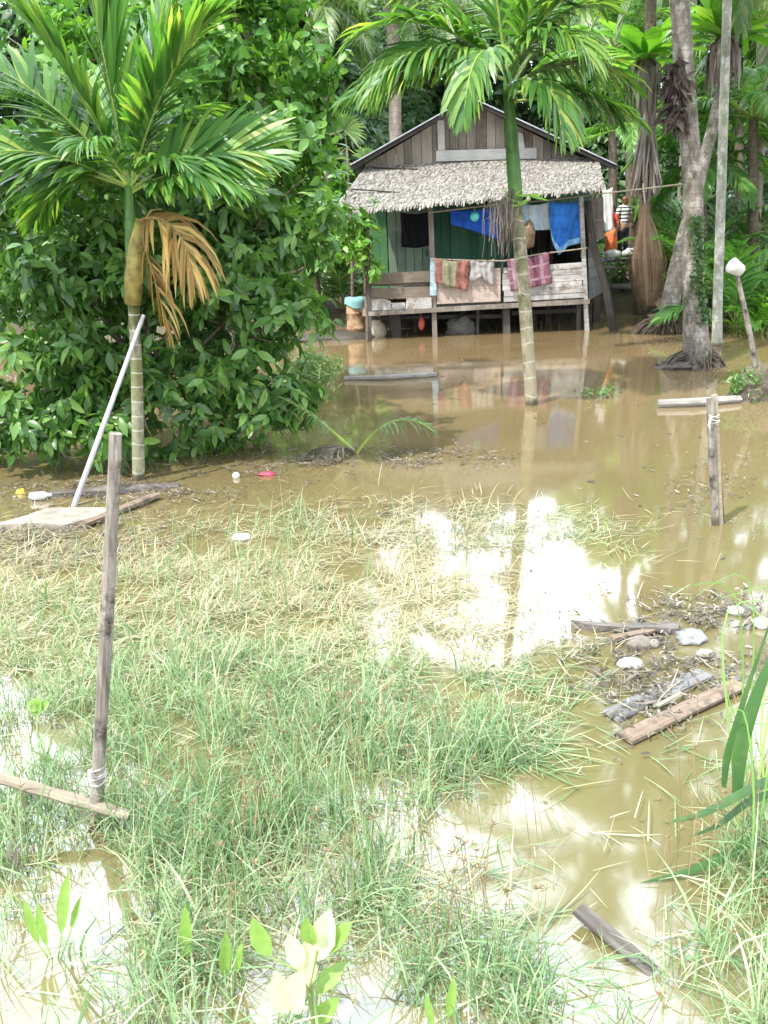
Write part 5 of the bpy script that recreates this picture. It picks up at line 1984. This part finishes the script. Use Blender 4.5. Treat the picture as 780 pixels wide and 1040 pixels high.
# wet blades lying flat on the water
flat_b = [(440, 735, 100, 40, .9), (525, 755, 45, 28, .7), (300, 690, 150, 50, .5), (420, 830, 70, 40, .3), (160, 650, 150, 50, .4), (690, 775, 40, 20, .3), (500, 540, 110, 20, .35), (440, 1000, 120, 60, .4), (520, 690, 45, 30, .3), (240, 900, 200, 100, .3), (760, 980, 70, 80, .5)]
x, y, px, py = sample(2300, lambda a, b_: np.clip(blobs(a, b_, flat_b), 0, 1))
n = len(x)
Pn, Wn = blades(x, y, rng.uniform(.08, .30, n), rng.uniform(.004, .009, n), np.full(n, 1.45), rng.normal(0, .25, n), .012, az=rng.normal(-.5, 1.2, n))
mb.strips(Pn, Wn)
# sparse taller green stalks, centre left
x = rng.normal(0, 1, 130) * .9 - 1.1
y = rng.uniform(5.4, 7.6, 130)
Pn, Wn = blades(x, y, rng.uniform(.2, .55, 130), rng.uniform(.006, .010, 130), np.abs(rng.normal(.08, .12, 130)), rng.uniform(.05, .7, 130))
mb.strips(Pn, Wn)
tag(build('sedge_grass', mb, m_grass), 'fine green sedge growing up through the floodwater', 'grass', kind='stuff')

mb = MB()
straw_b = [(110, 610, 200, 50, 1.0), (260, 640, 200, 45, 1.3), (390, 600, 120, 45, .45), (420, 540, 140, 22, .4), (90, 670, 130, 40, .5), (300, 745, 190, 40, .35), (520, 560, 90, 25, .25), (300, 900, 220, 100, .22), (480, 650, 80, 40, .25), (770, 940, 50, 80, .2), (100, 940, 120, 60, .25)]
x, y, px, py = sample(2700, lambda a, b_: np.clip(blobs(a, b_, straw_b), 0, 1.2))
n = len(x)
up = rng.random(n) < .16
lean = np.where(up, rng.uniform(.2, 1.1, n), 1.5)
Pn, Wn = blades(x, y, rng.uniform(.06, .30, n), rng.uniform(.003, .008, n), lean, np.where(up, rng.uniform(.3, 1.2, n), rng.normal(0, .15, n)), np.where(up, 0, .015)[:, None] + rng.uniform(0, .03, n)[:, None], az=rng.normal(-.15, 1.3, n))
mb.strips(Pn, Wn)
print('straw', n)
tag(build('dry_straw', mb, m_straw), 'pale dead grass flattened on the water', 'straw', kind='stuff')

# brown seed heads on the sedge
mb = MB()
x, y, px, py = sample(150, lambda a, b_: np.clip(blobs(a, b_, [(330, 850, 160, 100, .9), (380, 750, 110, 30, .9), (420, 960, 120, 80, .5), (740, 900, 60, 120, .8), (160, 830, 100, 60, .3)]), 0, 1))
n = len(x)
hh = rng.uniform(.22, .42, n)
P_, W_ = [], []
for i in range(n):
    bx = Vector((x[i] + rnd.uniform(-.08, .08), y[i] + rnd.uniform(-.08, .08), hh[i]))
    for k in range(rnd.randint(5, 9)):
        d = Vector((rnd.gauss(0, 1), rnd.gauss(0, 1), rnd.uniform(-.2, 1))).normalized() * rnd.uniform(.012, .03)
        w = d.cross(Vector((.3, 1, .2))).normalized() * .003
        mb.strip([tuple(bx), tuple(bx + d * .6), tuple(bx + d)], [tuple(w * .5), tuple(w), tuple(w * .4)])
    st_ = Vector((x[i], y[i], 0))
    w = Vector((.0014, 0, 0))
    mb.strip([tuple(st_), tuple(st_.lerp(bx, .5)), tuple(bx)], [tuple(w)] * 3)
tag(build('sedge_seed_heads', mb, m_seed), 'small brown seed heads scattered over the sedge', 'grass', kind='stuff')

# floating litter
mb = MB()
lit_b = [(700, 655, 95, 32, 1.0), (740, 630, 60, 20, .6), (460, 468, 40, 7, .9), (340, 465, 60, 8, .9), (60, 550, 90, 22, .9), (120, 500, 90, 9, .8), (680, 700, 60, 20, .9), (400, 535, 130, 18, .25), (640, 730, 50, 25, .3), (720, 500, 40, 30, .12), (230, 480, 90, 10, .2)]
x, y, px, py = sample(3000, lambda a, b_: np.clip(blobs(a, b_, lit_b), 0, 1), -6, 6, 3, 12)
n = len(x)
az = rng.uniform(0, 6.28, n)
ln = rng.uniform(.012, .06, n) + .09 * (rng.random(n) < .08)
P3 = np.zeros((n, 3, 3))
P3[:, :, 0] = x[:, None] + np.cos(az)[:, None] * ln[:, None] * np.array([-.5, 0, .5])[None]
P3[:, :, 1] = y[:, None] + np.sin(az)[:, None] * ln[:, None] * np.array([-.5, 0, .5])[None]
P3[:, :, 2] = .008 + rng.uniform(0, .035, n)[:, None] + rng.uniform(-.006, .012, (n, 3))
W3 = np.stack([-np.sin(az), np.cos(az), rng.normal(0, .3, n)], 1)[:, None, :] * (rng.uniform(.002, .009, n))[:, None, None] * np.array([.5, 1, .4])[None, :, None]
mb.strips(P3, W3)
print('litter', n)
n = 420
x = rng.uniform(-6, 9, n)
y = rng.uniform(2, 20, n)
az = rng.uniform(0, 6.28, n)
ln = rng.uniform(.015, .07, n) * (1 + y * .04)
P3 = np.zeros((n, 3, 3))
P3[:, :, 0] = x[:, None] + np.cos(az)[:, None] * ln[:, None] * np.array([-.5, 0, .5])[None]
P3[:, :, 1] = y[:, None] + np.sin(az)[:, None] * ln[:, None] * np.array([-.5, 0, .5])[None]
P3[:, :, 2] = .007
W3 = np.stack([-np.sin(az), np.cos(az), np.zeros(n)], 1)[:, None, :] * (ln * .22)[:, None, None] * np.array([.5, 1, .4])[None, :, None]
mb.strips(P3, W3)
tag(build('floating_litter', mb, m_debris), 'twigs, bark and leaf scraps drifting on the water', 'litter', kind='stuff')

# ------------------------------------------------------------------ plants close to the camera
def blade_px(m1, path, Y, wpx, wdir=None):
    """broad grass blade through (x, y, depth offset) pixels, width in pixels"""
    pts = [P(a, b_, Y + c_) for a, b_, c_ in path]
    out = []
    for i in range(len(pts) - 1):
        p0, p1, p2, p3 = pts[max(i - 1, 0)], pts[i], pts[i + 1], pts[min(i + 2, len(pts) - 1)]
        for k in range(4):
            s = k / 4
            out.append(0.5 * ((2 * p1) + (p2 - p0) * s + (2 * p0 - 5 * p1 + 4 * p2 - p3) * s * s + (3 * p1 - p0 - 3 * p2 + p3) * s ** 3))
    out.append(pts[-1])
    n_ = len(out)
    w0 = wpx / 900.0 * (Y * 1.05) / 2
    L1, R1 = [], []
    for i, p in enumerate(out):
        d = (out[min(i + 1, n_ - 1)] - out[max(i - 1, 0)]).normalized()
        v = (p - CAM).normalized()
        side = d.cross(v).normalized()
        side = (side + v * .25).normalized()
        t_ = i / (n_ - 1)
        w = w0 * min(1, .55 + 1.8 * t_) * (1 - t_ ** 2.2) + .0008
        fold = side.cross(d) * (w * .25)
        L1.append((p - side * w + fold, p, p + side * w + fold))
    vs_ = [v for tr3 in L1 for v in tr3]
    fs_ = []
    for i in range(n_ - 1):
        for k in range(2):
            fs_.append((3 * i + k, 3 * i + k + 1, 3 * i + 4 + k, 3 * i + 3 + k))
    m1.add(vs_, fs_)


yr = 3.05
rb = G(795, 905)
root = empty('reed', rb, 'tall bright green reed with broad blades at the right edge', 'reed')
for path, w in (([(748, 812, 0), (752, 760, 0), (765, 715, .0), (782, 672, .0), (800, 640, 0)], 17),
                ([(735, 800, .1), (738, 770, .1), (748, 735, .1), (762, 690, .1), (790, 610, .1)], 9),
                ([(795, 845, .0), (765, 855, -.05), (710, 882, -.1), (650, 897, -.12)], 15),
                ([(800, 790, .1), (770, 798, 0), (715, 826, -.1), (672, 836, -.15)], 12),
                ([(800, 800, .1), (760, 815, 0), (730, 838, -.05), (700, 850, -.1)], 9)):
    m1 = MB()
    blade_px(m1, path, yr, w)
    build('blade', m1, m_reed, root, smooth=True)
m1 = MB()
for k in range(24):
    x0 = rnd.uniform(752, 820)
    y0 = rnd.uniform(840, 900)
    x1_ = x0 + rnd.gauss(-4, 22)
    y1_ = rnd.uniform(500, 780)
    x2_ = x1_ + rnd.choice((-1, 1, 1)) * rnd.uniform(15, 75)
    blade_px(m1, [(x0, y0, 0), ((x0 + x1_) / 2 + rnd.gauss(0, 9), (y0 + y1_) / 2, .1), (x1_, y1_, .15), (x2_, y1_ + rnd.uniform(-45, 35), .2)], yr + rnd.uniform(-.2, .5), rnd.uniform(1.6, 3.4))
build('thin_blades', m1, m_reedpale, root, smooth=True)


def one_leaf(m1, base, tip, nrm, wide):
    tv, tf = leaf_template(wide, .26, .12)
    base, tip = Vector(base), Vector(tip)
    x_ = tip - base
    L = x_.length
    x_.normalize()
    y_ = Vector(nrm).cross(x_).normalized()
    z_ = x_.cross(y_)
    m1.add([base + (x_ * a + y_ * b_ + z_ * (c_ + .12 * a * a)) * L for a, b_, c_ in tv], [tuple(f) for f in tf])


# pale sapling at the bottom
Ys = 2.25
sb = G(312, 1090)
root = empty('sapling', sb, 'pale leaved sapling close to the camera at the bottom', 'plant')
m1 = MB()
m1.tube([down(P(318, 1060, Ys), -.1), P(318, 1045, Ys), P(316, 1000, Ys), P(322, 965, Ys)], [.006, .005, .004, .003], 6)
m1.tube([P(317, 1010, Ys), P(300, 985, Ys), P(275, 972, Ys)], [.003, .0025, .002], 5)
build('stem', m1, m_rachis, root)
lv = [((274, 972), (256, 931), .45, 0), ((306, 985), (292, 948), .5, 1), ((321, 976), (336, 922), .48, 1), ((313, 1003), (310, 955), .48, 1), ((291, 1030), (280, 985), .5, 1), ((296, 1028), (309, 984), .46, 1),
      ((330, 968), (358, 936), .42, 0), ((273, 1052), (266, 1018), .5, 1), ((318, 960), (311, 931), .4, 0), ((320, 1010), (352, 975), .4, 0), ((318, 1040), (345, 1012), .42, 0)]
for a_, e_, w, pale in lv:
    m1 = MB()
    one_leaf(m1, P(*a_, Ys), P(*e_, Ys + rnd.uniform(-.04, .06)), (rnd.uniform(-.3, .3), -.8, .75), w)
    build('leaf', m1, m_sap if pale else m_arum, root, smooth=True)

labs = ['upright light green water plant with three blades at far left', 'single narrow upright light green leaf left of the pale sapling', 'pair of upright leaves just left of the pale sapling', 'small round leaved plant left of the grey stake', 'narrow bright leaf standing right of the pale sapling']
for lab, lvs, wide in zip(labs, (
        [((48, 962), (38, 915)), ((62, 950), (70, 885)), ((40, 960), (24, 912)), ((72, 945), (82, 910))],
        [((190, 975), (188, 918))],
        [((228, 995), (229, 945)), ((240, 990), (246, 956))],
        [((38, 722), (28, 712)), ((38, 722), (50, 712)), ((37, 728), (40, 708))],
        [((455, 1035), (461, 990)), ((440, 1045), (432, 1008))]), (.2, .22, .26, .7, .22)):
    yb_ = max(a_[1] for a_, e_ in lvs)
    base = G(sum(a_[0] for a_, e_ in lvs) / len(lvs), yb_ + (18 if wide > .5 else 12))
    root = empty('water_plant', base, lab, 'plant')
    for a_, e_ in lvs:
        m1 = MB()
        one_leaf(m1, P(*a_, base.y), P(*e_, base.y + .03), (rnd.uniform(-.4, .4), -.9, .5), wide)
        m1.tube([base + Vector((0, 0, -.05)), P(*a_, base.y)], .003, 5)
        build('leaf', m1, m_arum, root, smooth=True)

# withered brown leaf at the left edge
m1 = MB()
for k in range(5):
    one_leaf(m1, G(10 + k * 4, 885, .02), P(12 + k * 5, 852 + 9 * k, G(10, 885).y), (rnd.uniform(-1, 1), -.8, .4), .25)
tag(build('withered_leaves', m1, m_dead_g, at=G(14, 885)), 'clump of withered brown leaves at the left edge', 'dead leaves')

# ------------------------------------------------------------------ light
SUN = Vector((-.50, -.42, 1.05)).normalized()
el_, rot_ = math.asin(SUN.z), math.atan2(SUN.x, SUN.y)
w = bpy.data.worlds.new('World')
S.world = w
w.use_nodes = True
t = w.node_tree
bg = t.nodes['Background']
sky = t.nodes.new('ShaderNodeTexSky')
sky.sky_type = 'NISHITA'
sky.sun_disc = False
sky.sun_elevation = el_
sky.sun_rotation = rot_
sky.air_density = 1.3
sky.dust_density = 2.0
tc = t.nodes.new('ShaderNodeTexCoord')
mp = t.nodes.new('ShaderNodeMapping')
mp.inputs['Scale'].default_value = (1, 1, 1.6)
mp.inputs['Location'].default_value = (0.35, 0.1, 0.0)
t.links.new(tc.outputs['Generated'], mp.inputs['Vector'])
n = noise(t, mp.outputs['Vector'], 1.7, 6, .55)
r = ramp(t, [(.36, (0, 0, 0)), (.50, (1, 1, 1))])
t.links.new(n.outputs['Fac'], r.inputs['Fac'])
sx = t.nodes.new('ShaderNodeSeparateXYZ')
t.links.new(tc.outputs['Generated'], sx.inputs[0])
mr = t.nodes.new('ShaderNodeMapRange')
mr.interpolation_type = 'SMOOTHSTEP'
mr.inputs['From Min'].default_value = .15
mr.inputs['From Max'].default_value = .55
t.links.new(sx.outputs['Y'], mr.inputs['Value'])
mz = t.nodes.new('ShaderNodeMapRange')
mz.interpolation_type = 'SMOOTHSTEP'
mz.inputs['From Min'].default_value = .45
mz.inputs['From Max'].default_value = .72
t.links.new(sx.outputs['Z'], mz.inputs['Value'])
front = mix(t, mz.outputs[0], (42, 47, 53), (24, 27, 31))
cl = mix(t, mr.outputs[0], (15, 16, 17.5), front)
c = mix(t, r.outputs['Color'], sky.outputs['Color'], cl)
t.links.new(c, bg.inputs['Color'])
bg.inputs['Strength'].default_value = 0.105
sd = bpy.data.lights.new('sun', 'SUN')
sd.energy = 3.8
sd.angle = R(1.0)
sd.color = (1, .96, .88)
so = bpy.data.objects.new('sun', sd)
so.rotation_euler = SUN.to_track_quat('Z', 'Y').to_euler()
COL.objects.link(so)

S.view_settings.view_transform = 'Standard'
S.view_settings.look = 'None'
S.view_settings.exposure = 0.92
S.view_settings.gamma = 1.0
S.render.engine = 'CYCLES'
S.cycles.use_denoising = True
S.cycles.max_bounces = 8
S.cycles.diffuse_bounces = 3
S.cycles.glossy_bounces = 3
S.cycles.transmission_bounces = 4
S.cycles.transparent_max_bounces = 8
S.cycles.sample_clamp_indirect = 8.0
